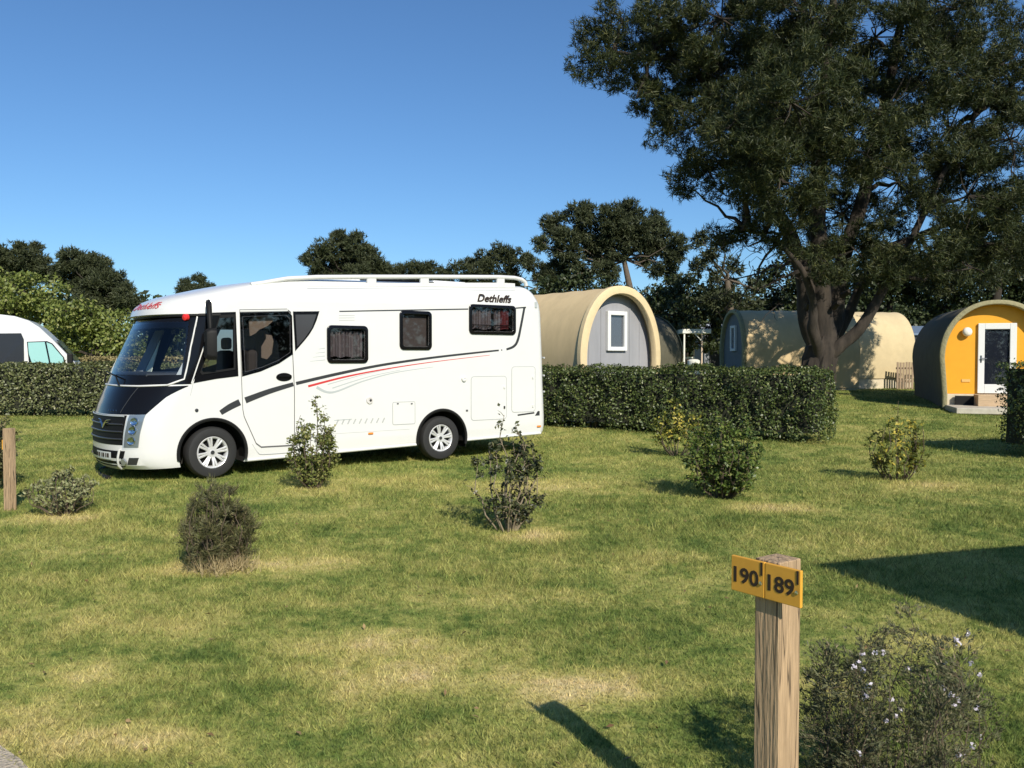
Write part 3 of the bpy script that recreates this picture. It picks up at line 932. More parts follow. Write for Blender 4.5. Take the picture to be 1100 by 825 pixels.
    root = tree('pine_tree', 'huge dark pine with a forked trunk towering over the pods at the right', b0, t, L, PINE, clump=0.42, per=40, tips=10.8, blades=9, bl=0.21, bw=0.026, shell=0.5, flat=0.9, extra=extra, attach=att)
    return root


big_pine()


def far_tree(name, label, px, base_py_D, lobes_px, mat, D, trunk_r=0.3, **kw):
    b_ = at(px, 380, D); b_.z = gz(b_.x, D) - 0.1
    L = []
    for (x, y, r, *dy) in lobes_px:
        p = at(x, y, D + (dy[0] if dy else random.uniform(-1.5, 1.5))); L.append((p.x, p.y, p.z, r * D / F_PX))
    zt = max(l[2] for l in L); cx = sum(l[0] for l in L) / len(L)
    tr = [(b_, trunk_r), (Vector((b_.x * .8 + cx * .2, D, b_.z + (zt - b_.z) * .35)), trunk_r * .75), (Vector((b_.x * .4 + cx * .6, D, b_.z + (zt - b_.z) * .7)), trunk_r * .45)]
    return tree(name, label, b_, tr, L, mat, **kw)


FAR = dict(clump=0.42, per=20, tips=36.0, blades=6, bl=0.30, bw=0.07, shell=0.35, group='trees behind the campsite')
# stone pine in the middle with its bare trunks
far_tree('pine_tree', 'tall umbrella pine with a bare pale trunk, behind the tan pod', 690, 0,
         [(598, 240, 15), (606, 262, 16), (585, 262, 8), (625, 232, 14), (635, 252, 18), (655, 236, 14), (660, 262, 18), (680, 228, 13), (690, 250, 18), (705, 240, 13), (712, 262, 15), (722, 278, 11), (728, 262, 8),
          (640, 275, 12), (690, 275, 12), (702, 290, 8), (615, 280, 9), (600, 287, 12), (622, 297, 14), (652, 290, 13), (720, 293, 9), (590, 302, 12), (672, 250, 12), (665, 240, 9)],
         PINEF, 55.0, 0.34, **{**FAR, 'bark': BARKP})
far_tree('pine_tree', 'rounded dark pine rising above the front of the motorhome roof', 375, 0,
         [(338, 280, 11), (352, 268, 12), (365, 260, 11), (382, 264, 12), (392, 278, 14), (370, 282, 16), (350, 292, 14), (405, 285, 11), (415, 298, 12), (385, 300, 16), (360, 310, 16), (330, 274, 4)],
         PINEF, 60.0, 0.35, **FAR)
far_tree('pine_tree', 'low dark pine above the middle of the motorhome roof', 455, 0,
         [(430, 296, 10), (446, 290, 9), (462, 290, 9), (475, 297, 10), (450, 306, 14), (480, 308, 12), (425, 310, 12)], PINEF, 62.0, 0.3, **FAR)
far_tree('pine_tree', 'spiky dark conifer above the rear of the motorhome roof', 545, 0,
         [(492, 288, 7), (506, 284, 7), (520, 277, 8), (535, 272, 8), (545, 276, 9), (560, 278, 8), (572, 284, 8), (582, 294, 10), (510, 300, 14), (545, 298, 16), (590, 305, 10), (525, 288, 10)], PINEF, 62.0, 0.3, **FAR)
far_tree('pine_tree', 'tiny distant tree top just left of the motorhome roof', 210, 0, [(202, 307, 8), (214, 304, 8), (222, 310, 7), (208, 316, 12), (196, 311, 5)], PINEF, 75.0, 0.3, **FAR)
# left group
far_tree('pine_tree', 'broad dark pine at the left edge, above the green thicket', 25, 0,
         [(0, 280, 15), (20, 275, 13), (38, 276, 13), (-20, 275, 15), (50, 290, 14), (25, 295, 18), (0, 300, 18), (-35, 290, 18), (-55, 275, 14)], PINEF, 60.0, 0.4, **FAR)
far_tree('pine_tree', 'dark sloping pine between the green thicket and the motorhome front', 110, 0,
         [(72, 280, 12), (88, 282, 14), (102, 288, 15), (115, 298, 14), (128, 308, 13), (138, 318, 11), (80, 300, 18), (105, 310, 18), (128, 326, 14), (150, 328, 7), (95, 328, 16)], PINEF, 58.0, 0.4, **FAR)
GB = dict(clump=0.45, per=28, tips=34.0, leaf=(0.20, 0.13), shell=0.6, group='broadleaf trees behind the left hedge')
far_tree('broadleaf_tree', 'light green bushy tree behind the white camper van', 20, 0,
         [(-30, 330, 30), (0, 318, 25), (25, 312, 20), (48, 318, 22), (10, 345, 30), (45, 345, 28), (-60, 325, 30), (20, 372, 24), (-30, 365, 30)], GREENB, 44.0, 0.3, **GB)
far_tree('broadleaf_tree', 'lower light green bushy tree beside the motorhome windscreen', 100, 0,
         [(70, 335, 20), (92, 340, 18), (110, 348, 18), (128, 345, 10), (80, 360, 22), (105, 368, 20), (125, 366, 16), (60, 372, 20), (138, 362, 12), (148, 375, 12)], GREENB, 42.0, 0.3, **GB)
# behind the pods
DK = dict(clump=0.50, per=30, tips=34.0, leaf=(0.24, 0.14), shell=0.45, group='dark evergreens behind the pods')
far_tree('evergreen_tree', 'dense dark evergreen behind the white porch and shaded pod', 735, 0,
         [(705, 318, 13), (722, 312, 13), (740, 308, 14), (758, 314, 13), (772, 326, 13), (715, 338, 18), (745, 335, 20), (770, 345, 14), (700, 345, 14), (735, 360, 18), (690, 330, 8), (765, 365, 15)], DARKL, 47.0, 0.3, **DK)
far_tree('pine_tree', 'open grey green pine with sparse twigs left of the big pine', 790, 0,
         [(752, 255, 9), (762, 270, 8), (748, 285, 7), (775, 258, 9), (785, 285, 9), (765, 300, 10), (790, 310, 12), (775, 325, 12), (800, 330, 14), (815, 312, 10), (760, 322, 8)], PINEF, 43.0, 0.3, **{**FAR, 'tips': 16.0, 'bark': BARKP})
far_tree('evergreen_tree', 'dark evergreen behind the tan pod roof', 640, 0,
         [(592, 312, 13), (610, 305, 13), (630, 308, 14), (650, 312, 13), (672, 318, 12), (600, 330, 16), (640, 330, 20), (680, 335, 14)], DARKL, 50.0, 0.3, **DK)
far_tree('evergreen_tree', 'dark evergreen behind the forked pine trunk', 850, 0,
         [(810, 335, 16), (835, 325, 18), (860, 318, 18), (888, 322, 18), (910, 330, 16), (845, 350, 20), (880, 350, 20), (815, 355, 14), (860, 300, 16), (825, 300, 15), (845, 285, 13), (885, 295, 16), (905, 300, 16), (870, 278, 12)], DARKL, 46.0, 0.3, **DK)
far_tree('evergreen_tree', 'dark evergreen between the sunlit pod and the orange pod', 955, 0,
         [(920, 322, 18), (945, 312, 20), (968, 305, 20), (990, 312, 20), (935, 345, 18), (965, 345, 20), (990, 345, 16), (950, 285, 18), (925, 292, 17), (975, 280, 18), (1000, 288, 17), (940, 268, 13)], DARKL, 48.0, 0.3, **DK)
far_tree('evergreen_tree', 'tall dark evergreen rising behind the orange pod', 1060, 0,
         [(1012, 300, 22), (1040, 290, 24), (1070, 285, 26), (1100, 288, 26), (1020, 330, 22), (1050, 325, 24), (1085, 322, 26), (1115, 320, 26), (1030, 262, 20), (1075, 255, 22), (1110, 252, 22), (1145, 290, 26), (1150, 330, 26)], DARKL, 46.0, 0.35, **DK)


def far_wood():
    D = 78.0
    P_, N_ = [], []
    for k in range(1500):
        px = random.uniform(380, 1180) if k % 5 else random.uniform(-140, 200)
        top = 322 + 10 * mnoise.noise(Vector((px * .02, 3, 0))) + 6 * mnoise.noise(Vector((px * .09, 5, 0)))
        py = random.uniform(top, 400)
        p = at(px, py, D + random.uniform(-3, 3)); P_.append(np.array(p)[None] + in_sphere(46) * 0.95); N_.append(RNG.normal(size=(46, 3)) + np.array([0, -.5, .6]))
    for k in range(1500):      # unseen trees added behind the camera to darken reflections in the panes
        a = random.uniform(math.pi * 0.98, math.pi * 2.02); r = 62 + random.uniform(-3, 3)
        h = 8.0 + 2.0 * mnoise.noise(Vector((a * 9, 1, 0)))
        p = (math.cos(a) * r, math.sin(a) * r, random.uniform(0.3, h)); P_.append(np.array(p)[None] + in_sphere(40) * 1.3); N_.append(RNG.normal(size=(40, 3)) + np.array([0, .5, .6]))
    V, F = leaf_geo(np.concatenate(P_), np.concatenate(N_), 0.6, 0.38, .5)
    tag(np_mesh('far_wood', V, F, DARKL), 'dark far wood behind the campsite, plus unseen trees added behind the camera', 'wood', kind='stuff')


far_wood()


# ================================================================== SHRUBS IN THE LAWN
LEAF_PTS = []


def shrub(label, px, py, wpx, hpx, mat, style, nst=14, nleaf=1500, L=0.04, W=0.02, lean=0.0, base_r=0.12, extra=None, group='young shrubs in the lawn', taper=1.0, twig=TWIG, low=0.1, loc=None, size=None, keep=None, thin=1.0):
    g = loc or ground(px, py)
    sc = g.y / F_PX
    wd, h = (wpx * sc, hpx * sc) if size is None else size
    root = empty('shrub', label, 'shrub', g, 0, group)
    mb = MB(); Ps, Ds = [], []
    for i in range(nst):
        a = random.uniform(0, 2 * math.pi); r = math.sqrt(random.random())
        hh = h * random.uniform(0.74, 1.05) * (1 - 0.32 * r * (1 if style != 'dome' else 0.8))
        if i == 0: hh = h; r = 0.1
        top = Vector((math.cos(a) * r * wd / 2 * taper + lean * hh, math.sin(a) * r * wd / 2 * taper, hh))
        b_ = Vector((math.cos(a) * r * base_r, math.sin(a) * r * base_r, -0.02))
        pts = limb_path(b_, top, 5, 0.18)
        for k, p in enumerate(pts):
            t = k / 5; p.x += (math.cos(a) * r * wd * 0.18) * math.sin(math.pi * t); p.y += (math.sin(a) * r * wd * 0.18) * math.sin(math.pi * t)
        rr = (0.004 + 0.006 * h) * thin
        mb.tube(pts, [rr * (1 - 0.15 * k) for k in range(6)], 5, cap=False)
        # side twigs carrying leaves
        nt_ = max(5, int(nleaf / nst / 12))
        for j in range(nt_):
            t = random.uniform(low, 1.0); k = min(4, int(t * 5)); p = pts[k].lerp(pts[k + 1], t * 5 - k)
            dv = Vector((random.gauss(0, 1), random.gauss(0, 1), random.uniform(-.1, 1.1))).normalized() * wd * random.uniform(0.10, 0.26) * (1.15 - 0.5 * t)
            q = p + dv
            mb.tube([p, p.lerp(q, .5) + Vector((0, 0, .01)), q], [rr * .35, rr * .25, rr * .15], 3, cap=False)
            kk = 12
            s_ = RNG.uniform(0.25, 1.05, (kk, 1))
            Ps.append(np.array(p)[None] + np.array(dv)[None] * s_ + RNG.normal(size=(kk, 3)) * 0.018 * max(h, .5))
            Ds.append(np.tile(np.array(dv.normalized()), (kk, 1)))
    P_, D_ = np.concatenate(Ps), np.concatenate(Ds)
    P_[:, 2] = np.maximum(P_[:, 2], 0.02)
    if keep is not None:
        kq = RNG.uniform(0, 1, len(P_)) < np.vectorize(keep)(P_[:, 2] / h); P_, D_ = P_[kq], D_[kq]
    mb.build('stem', twig, root, fix=False)
    if style == 'needle':
        V, F = tuft_geo(P_, D_ + np.array([0, 0, .4]), 4, L, W, 0.6)
    else:
        V, F = leaf_geo(P_, D_ * 0.4 + np.array([0.1, -0.2, 0.7]), L, W, 0.7)
    np_mesh('foliage', V, F, mat, root)
    LEAF_PTS[:] = [P_]
    if extra: extra(root, h, wd)
    return root


SILV = leafmat('silver_green_leaves', (0.17, 0.19, 0.085), (0.40, 0.40, 0.20), rough=0.6, trans=0.2)
OLIV = leafmat('fine_olive_needles', (0.060, 0.066, 0.028), (0.15, 0.15, 0.060), (0.24, 0.20, 0.10), rough=0.6, trans=0.15)
FRESH = leafmat('fresh_green_leaves', (0.085, 0.115, 0.026), (0.25, 0.27, 0.075), (0.30, 0.28, 0.10), rough=0.45, trans=0.3)
DKSH = leafmat('dark_glossy_leaves', (0.028, 0.036, 0.014), (0.070, 0.080, 0.030), (0.13, 0.13, 0.06), rough=0.4, trans=0.15)
YELG = leafmat('yellow_green_leaves', (0.085, 0.115, 0.025), (0.22, 0.24, 0.045), (0.45, 0.38, 0.06), rough=0.5, trans=0.3)
YELL = leafmat('bright_yellow_leaves', (0.45, 0.38, 0.06), (0.62, 0.50, 0.10), rough=0.5, trans=0.3)
MIDG = leafmat('mid_green_leaves', (0.045, 0.080, 0.018), (0.130, 0.185, 0.036), (0.22, 0.24, 0.06), rough=0.4, trans=0.25)
STRAW = leafmat('dry_grass', (0.32, 0.25, 0.12), (0.50, 0.40, 0.22), rough=0.8, trans=0.2)
FLOW = leafmat('pale_petals', (0.62, 0.55, 0.66), (0.82, 0.78, 0.84), rough=0.6, trans=0.3)
ROSE = leafmat('fine_grey_green_leaves', (0.065, 0.075, 0.034), (0.165, 0.17, 0.080), (0.24, 0.19, 0.11), rough=0.6, trans=0.15)


def dry_tuft(root, h, wd):
    n = 120
    P_ = np.stack([RNG.normal(0.14, .11, n), RNG.normal(-.12, .10, n), np.full(n, 0.0)], -1)
    V, F = tuft_geo(P_, np.tile([0, 0, 1.0], (n, 1)), 4, 0.16, 0.006, 0.8)
    V[:, 2] = np.maximum(V[:, 2], -0.01)
    np_mesh('dry_grass', V, F, STRAW, root)


def yellow_leaves(root, h, wd):
    n = 70
    P_ = np.stack([RNG.normal(0.02, wd * .12, n), RNG.normal(-wd * .2, wd * .1, n), RNG.normal(h * .55, h * .16, n)], -1)
    V, F = leaf_geo(P_, np.tile([.2, -.8, .4], (n, 1)), 0.06, 0.035, 0.6)
    np_mesh('yellow_leaves', V, F, YELL, root)


def flowers(root, h, wd):
    pts = LEAF_PTS[0]
    hi = pts[(pts[:, 2] > h * .62) & (pts[:, 1] < 0.03)]; lo = pts[(pts[:, 2] > h * .25) & (pts[:, 2] < h * .7) & (pts[:, 1] < -0.04)]
    # flowers open at the twig tips, most of them on the side towards the sun
    sp = [hi[i] + np.array([0, -.008, .006]) for i in RNG.choice(len(hi), 20, replace=False)] + [lo[i] + np.array([0, -.010, .004]) for i in RNG.choice(len(lo), 18, replace=False)]
    for c in sp:
        k = 6
        d = unit(np.stack([RNG.normal(size=k), RNG.normal(size=k) - .8, RNG.normal(size=k) + .3], -1))
        V, F = leaf_geo(c + d * .008, d, .013, .010, .5)
        np_mesh('flower', V, F, FLOW, root)


shrub('low spreading silver green shrub beside the left wooden post', 68, 551, 62, 50, SILV, 'dome', nst=34, nleaf=1900, L=0.055, W=0.022, base_r=0.10)
shrub('fine dark olive shrub with dry straw at its foot, left foreground', 230, 608, 66, 96, OLIV, 'needle', nst=40, nleaf=5200, L=0.045, W=0.006, base_r=0.14, extra=dry_tuft, lean=0.05)
shrub('bright green upright shrub against the motorhome side', 338, 524, 52, 98, FRESH, 'up', nst=16, nleaf=3400, L=0.050, W=0.027, base_r=0.08)
shrub('thin dark shrub with a tall wispy top in front of the motorhome rear', 545, 567, 66, 122, DKSH, 'up', nst=15, nleaf=3000, keep=lambda z: 0.75 if z < .3 else (0.15 if z < .46 else (0.75 if z < .70 else 0.30)), L=0.055, W=0.030, base_r=0.10, twig=pmat('pale_twigs', (0.22, 0.18, 0.12), 0.9))
shrub('yellow green shrub close to the long hedge', 727, 489, 54, 60, YELG, 'up', nst=15, nleaf=1500, L=0.065, W=0.038, base_r=0.12, extra=yellow_leaves, low=0.3)
shrub('round leafy mid green shrub in the middle of the right lawn', 777, 534, 74, 88, MIDG, 'dome', nst=34, nleaf=4300, L=0.055, W=0.034, base_r=0.10)
shrub('upright shrub with bright yellow leaves on the right lawn', 962, 516, 54, 86, YELG, 'up', nst=15, nleaf=1900, L=0.055, W=0.030, base_r=0.14, extra=yellow_leaves)
shrub('fine leaved shrub with small pale lilac flowers in the right foreground', 0, 0, 0, 0, ROSE, 'needle', nst=34, nleaf=7600, L=0.021, W=0.0052, base_r=0.12, loc=Vector((1.42, 3.08, 0)), size=(0.60, 0.84), thin=0.42, lean=0.03, extra=flowers)
shrub('dark bushy shrub at the left edge behind the wooden post', 0, 0, 0, 0, OLIV, 'up', nst=30, nleaf=6500, L=0.06, W=0.022, loc=Vector((-6.85, 11.0, 0)), size=(0.75, 1.22))


# ================================================================== NUMBER POSTS
WOODP = pmat('weathered_post_wood', (0.42, 0.29, 0.17), 0.85, bump=0.5, bscale=16, var=0.28, vscale=9, stretch=(6, 6, 0.5))
n = WOODP.node_tree; b = n.nodes['Principled BSDF']
tc = n.nodes.new('ShaderNodeTexCoord'); mp = n.nodes.new('ShaderNodeMapping'); mp.inputs['Scale'].default_value = (22, 22, 1.1)
n.links.new(tc.outputs['Object'], mp.inputs[0])
ck = n.nodes.new('ShaderNodeTexNoise'); ck.inputs['Scale'].default_value = 1.0; ck.inputs['Detail'].default_value = 3; ck.inputs['Distortion'].default_value = 0.6
n.links.new(mp.outputs[0], ck.inputs['Vector'])
ab = n.nodes.new('ShaderNodeMath'); ab.operation = 'SUBTRACT'; ab.inputs[1].default_value = 0.5; n.links.new(ck.outputs[0], ab.inputs[0])
a2 = n.nodes.new('ShaderNodeMath'); a2.operation = 'ABSOLUTE'; n.links.new(ab.outputs[0], a2.inputs[0])
cr = n.nodes.new('ShaderNodeMapRange'); cr.inputs[1].default_value = 0.004; cr.inputs[2].default_value = 0.022; cr.inputs[3].default_value = 0.30; cr.inputs[4].default_value = 1.0
n.links.new(a2.outputs[0], cr.inputs[0])
src = b.inputs['Base Color'].links[0].from_socket
mu = n.nodes.new('ShaderNodeVectorMath'); mu.operation = 'SCALE'; n.links.new(src, mu.inputs[0]); n.links.new(cr.outputs[0], mu.inputs['Scale'])
n.links.new(mu.outputs[0], b.inputs['Base Color'])
OCHRE = pmat('ochre_plate', (0.72, 0.36, 0.045), 0.45, var=0.08, vscale=12)
INK = pmat('dark_brown_ink', (0.03, 0.016, 0.010), 0.5)


def text_mesh(s, size, name, mat, parent, M, shear=0.0, bold=0.0, extr=0.0006, align='CENTER', xs=1.0):
    cu = bpy.data.curves.new(name, 'FONT'); cu.body = s; cu.size = size; cu.shear = shear; cu.offset = bold
    cu.extrude = extr; cu.align_x = align; cu.align_y = 'CENTER'; cu.resolution_u = 3
    to = bpy.data.objects.new(name, cu); COL.objects.link(to)
    bpy.context.view_layer.update()
    me = bpy.data.meshes.new_from_object(to.evaluated_get(bpy.context.evaluated_depsgraph_get()))
    bpy.data.objects.remove(to); bpy.data.curves.remove(cu)
    me.transform(Matrix.Diagonal((xs, 1, 1, 1))); me.transform(M)
    me.materials.clear(); me.materials.append(mat)
    o = bpy.data.objects.new(name, me); COL.objects.link(o)
    if parent is not None: o.parent = parent
    return o


def number_post(label, loc, face, width, depth, height, plates, drop, slots=True):
    """face: outward direction of the plates"""
    fx = Vector((face[0], face[1], 0)).normalized()
    rz = math.atan2(fx.y, fx.x) + math.pi / 2           # local -y is the plate face
    root = empty('number_post', label, 'signpost', loc, rz, 'wooden pitch number posts')
    mb = MB(); mb.box((0, 0, height / 2 - 0.1), (width, depth, height + 0.2)); mb.build('post', WOODP, root, bevel=0.004)
    # checks (drying cracks) cut as slim dark slivers on the faces
    x0 = plates['x0']
    for i, txt in enumerate(plates['txt']):
        wd, hh = plates['w'], plates['h']
        cx = x0 + wd * (i + 0.5) + 0.002 * i; cz = height - drop - hh / 2
        mb = MB(); mb.box((cx, -depth / 2 - 0.012, cz), (wd, 0.012, hh)); pl = mb.build('plate', OCHRE, root, bevel=0.0025)
        if txt:
            M = Matrix.Translation((cx - 0.011, -depth / 2 - 0.0186, cz - 0.004)) @ Matrix.Rotation(math.pi / 2, 4, 'X')
            text_mesh(txt, hh * 0.60, 'number', INK, pl, M, bold=0.0016, xs=1.08)
        mb = MB(); mb.box((cx + wd / 2 - 0.010, -depth / 2 - 0.0186, cz + hh * 0.30), (0.007, 0.002, hh * 0.36))
        mb.build('slot', INK, pl)
        mb = MB(); mb.lathe([(0, 0), (0.006, 0.001), (0.006, 0.004)], (cx + wd / 2 - 0.012, -depth / 2 - 0.0225, cz - hh * 0.10), (0, 1, 0), 12); mb.build('screw', CHROME, pl)
    return root


# near post: corner towards the camera
pp = Vector((0.83, 2.66, 0))
number_post('wooden post with ochre 190 and 189 plates in the right foreground', pp, (-0.81, -0.586), 0.092, 0.106, 1.078,
            dict(x0=-0.125, w=0.128, h=0.112, txt=['190', '189']), 0.004)
g = ground(11, 546)
number_post('plain wooden post with a plate seen edge on at the left edge', g, (-0.95, 0.30), 0.09, 0.09, 0.91, dict(x0=-0.085, w=0.062, h=0.11, txt=['', '']), 0.13)


# ================================================================== THE MOTORHOME
A_ = math.radians(36.0)
dv = Vector((math.cos(A_), math.sin(A_), 0)); wv = Vector((-math.sin(A_), math.cos(A_), 0))
P0 = at(228, 400, 12.1); P0.z = 0
MOTOR = empty('motorhome', 'large white motorhome with a black windscreen surround, parked on the lawn', 'motorhome', P0, A_)
PITCHB = 0.022


def side(px, py):
    """photo pixel to (s, z) on the near side wall"""
    r = ray(px, py); o = Vector((0, 0, H_CAM)) - P0
    k = -o.dot(wv) / r.dot(wv)
    q = o + r * k
    return q.dot(dv), q.z


WID = 2.32
SREAR = side(588, 440)[0]
SAX = side(475, 480)[0]

ZS = [0.20, 0.26, 0.36, 0.52, 0.70, 0.92, 1.05, 1.20, 1.36, 1.60, 1.84, 2.06, 2.24, 2.30, 2.33, 2.40, 2.47, 2.54, 2.60, 2.66, 2.73, 2.79, 2.84, 2.87, 2.89]
SF = [-1.20, -1.27, -1.30, -1.30, -1.30, -1.28, -1.24, -1.18, -1.10, -1.00, -0.89, -0.79, -0.71, -0.68, -0.78, -0.76, -0.71, -0.62, -0.48, -0.25, 0.05, 0.35, 0.70, 1.10, 1.35]
RF = [0.72, 0.72, 0.72, 0.72, 0.72, 0.74, 0.76, 0.78, 0.82, 0.86, 0.88, 0.89, 0.89, 0.88, 0.96, 0.97, 0.98, 0.96, 0.92, 0.84, 0.72, 0.64, 0.6, 0.5, 0.5]
INS = [0.03, 0.01, 0, 0, 0, 0, 0, 0, 0, 0, 0, 0, 0, 0, 0, 0, 0, 0.0, 0.008, 0.02, 0.04, 0.075, 0.12, 0.18, 0.30]
SRo = [0.0, 0.02, 0.03, 0.03, 0.02, 0.01, 0.0, -0.005, -0.01, -0.02, -0.03, -0.04, -0.05, -0.05, -0.055, -0.06, -0.075, -0.09, -0.115, -0.15, -0.19, -0.235, -0.29, -0.36, -0.5]
PEX = 2.0 / 2.35


def lerp_tab(T, z):
    return float(np.interp(z, ZS, T))


def shell(q, z, off=0.0):
    """front surface of the body: q -1 (near side) .. 1 (far side)"""
    def pos(q, z):
        ph = q * math.pi / 2
        sf, rf, ins = lerp_tab(SF, z), lerp_tab(RF, z), lerp_tab(INS, z)
        s_ = sf + rf * (1 - abs(math.cos(ph)) ** PEX)
        t_ = WID / 2 + math.copysign(abs(math.sin(ph)) ** PEX, ph) * (WID / 2 - ins)
        return Vector((s_, t_, z + PITCHB * s_))
    p = pos(q, z)
    if off:
        e = 0.004
        q1, q2 = max(-1, q - e), min(1, q + e)
        a = pos(q2, z) - pos(q1, z); b_ = pos(q, min(2.88, z + e)) - pos(q, max(.2, z - e))
        n_ = b_.cross(a)
        if n_.length > 1e-12:
            n_.normalize()
            if n_.x > 0.3 or (abs(n_.x) <= 0.3 and n_.y * q < 0): n_ = -n_
            p = p + n_ * off
    return p


# ---- body
def ring(z):
    i = z
    pts = []
    nq = 40
    for k in range(nq + 1):
        q = -1 + 2 * k / nq
        pts.append(shell(q, z))
    ins, sr = lerp_tab(INS, z), SREAR + lerp_tab(SRo, z) - 0.03
    def zz(s_): return z + PITCHB * s_
    rc = 0.16
    far = WID - ins
    pts.append(Vector((2.0, far, zz(2.0))))
    for k in range(7):
        th = math.pi / 2 * k / 6
        s_ = sr - rc + rc * math.sin(th); pts.append(Vector((s_, far - rc + rc * math.cos(th), zz(s_))))
    for k in range(7):
        th = math.pi / 2 * k / 6
        s_ = sr - rc + rc * math.cos(th); pts.append(Vector((s_, ins + rc - rc * math.sin(th), zz(s_))))
    pts.append(Vector((2.0, ins, zz(2.0))))
    return pts


def raw_mesh(mb, mats):
    me = bpy.data.meshes.new('tmp'); me.from_pydata(mb.v, [], mb.f)
    for m_ in mats: me.materials.append(m_)
    me.polygons.foreach_set('material_index', mb.m)
    import bmesh
    bm = bmesh.new(); bm.from_mesh(me); bmesh.ops.remove_doubles(bm, verts=bm.verts, dist=1e-5); bmesh.ops.recalc_face_normals(bm, faces=bm.faces); bm.to_mesh(me); bm.free()
    o = bpy.data.objects.new('tmp', me); COL.objects.link(o); return o


ZD = sorted(set(ZS + [0.44, 0.62, 0.80, 1.13, 1.28, 1.48, 1.72, 1.95, 2.15, 2.315, 2.43, 2.51, 2.57, 2.63, 2.695, 2.76, 2.815, 2.855]))
R = [ring(z) for z in ZD]
mb = MB()
nr = len(R[0])
for r in R: mb.v += [tuple(p) for p in r]
for i in range(len(R) - 1):
    for k in range(nr):
        k2 = (k + 1) % nr
        mb.f.append([i * nr + k, i * nr + k2, (i + 1) * nr + k2, (i + 1) * nr + k]); mb.m.append(0)
mb.f.append(list(range(nr))); mb.m.append(0)
mb.f.append([(len(R) - 1) * nr + k for k in range(nr)]); mb.m.append(0)
body = raw_mesh(mb, [WHITE, DARKIN])


def rrect(a0, b0, a1, b1, r, n=5):
    out = []
    for cx, cy, t0 in ((a1 - r, b1 - r, 0), (a0 + r, b1 - r, 90), (a0 + r, b0 + r, 180), (a1 - r, b0 + r, 270)):
        for k in range(n + 1):
            th = math.radians(t0 + 90 * k / n); out.append((cx + r * math.cos(th), cy + r * math.sin(th)))
    return out


def sframe(t0):
    return lambda a, b_, h: Vector((a, t0 - h, b_))


WINPX = [(351, 349.7, 395, 390), (429, 334, 463.3, 375.8), (503.6, 327.6, 553.6, 359.4)]
WINS = []
for (x0, y0, x1, y1) in WINPX:
    a0 = side(x0, (y0 + y1) / 2)[0]; a1 = side(x1, (y0 + y1) / 2)[0]; xm = (x0 + x1) / 2
    WINS.append((a0, side(xm, y1)[1], a1, side(xm, y0)[1]))
DOORWIN = [side(*p) for p in ((257.3, 337), (309, 335.5), (313.5, 340), (313.8, 379.5), (300, 388.8), (280, 397.2), (260.5, 402.8))]
CABWIN = [side(*p) for p in ((236, 338.5), (252.3, 337.5), (252.6, 397), (216.5, 402.5), (214.5, 400))]
QUART = [side(*p) for p in ((315, 335.2), (342, 335), (336.2, 352), (326.8, 365.5), (317.4, 376.2))]
ARCHR = 0.47
WH = [(0.0, 0.365), (SAX, 0.365 + 0.0)]

cut = MB()
for s_, z_ in WH:
    for ty in (-0.15, WID + 0.15):
        cyl = [(s_ + ARCHR * math.cos(math.radians(a)), z_ + ARCHR * math.sin(math.radians(a))) for a in range(0, 360, 8)]
        c2 = MB(); c2.cur = 1; c2.prism(cyl, 0.42 + 0.15, (lambda a, b_, h, ty=ty: Vector((a, ty + (h if ty < 1 else -h), b_))))
        b0_ = len(cut.v); cut.v += c2.v; cut.f += [[b0_ + i for i in f] for f in c2.f]; cut.m += c2.m
for (a0, b0_, a1, b1_) in WINS:
    c2 = MB(); c2.cur = 1; c2.prism(rrect(a0 + .055, b0_ + .055, a1 - .055, b1_ - .055, .03), 0.20, lambda a, b_, h: Vector((a, -0.05 + h, b_)))
    o_ = len(cut.v); cut.v += c2.v; cut.f += [[o_ + i for i in f] for f in c2.f]; cut.m += c2.m


def shrink(poly, d):
    cx = sum(p[0] for p in poly) / len(poly); cy = sum(p[1] for p in poly) / len(poly)
    return [(x + (cx - x) * d, y + (cy - y) * d) for x, y in poly]


for poly in (shrink(DOORWIN, .10), shrink(CABWIN, .08)):
    c2 = MB(); c2.cur = 1; c2.prism(poly, 0.75, lambda a, b_, h: Vector((a, -0.05 + h, b_)))
    o_ = len(cut.v); cut.v += c2.v; cut.f += [[o_ + i for i in f] for f in c2.f]; cut.m += c2.m
cutter = raw_mesh(cut, [WHITE, DARKIN])
# the cab: open behind the windscreen, with a window on the far side too
cut2 = MB(); cut2.cur = 1
cut2.prism([(.036, 1.44), (WID - .036, 1.44), (WID - .036, 2.17), (.036, 2.17)], 2.9, lambda a, b_, h: Vector((-1.9 + h, a, b_)))
cutter2 = raw_mesh(cut2, [WHITE, DARKIN])
cut3 = MB(); cut3.cur = 1
cut3.prism(shrink(CABWIN, .12), 0.5, lambda a, b_, h: Vector((a, WID + .05 - h, b_)))
cut3b = MB(); cut3b.cur = 1
cut3b.prism(shrink(DOORWIN, .14), 0.5, lambda a, b_, h: Vector((a, WID + .05 - h, b_)))
o_ = len(cut3.v); cut3.v += cut3b.v; cut3.f += [[o_ + i for i in f] for f in cut3b.f]; cut3.m += cut3b.m
cutter3 = raw_mesh(cut3, [WHITE, DARKIN])

# windscreen hollow
PXW = {}


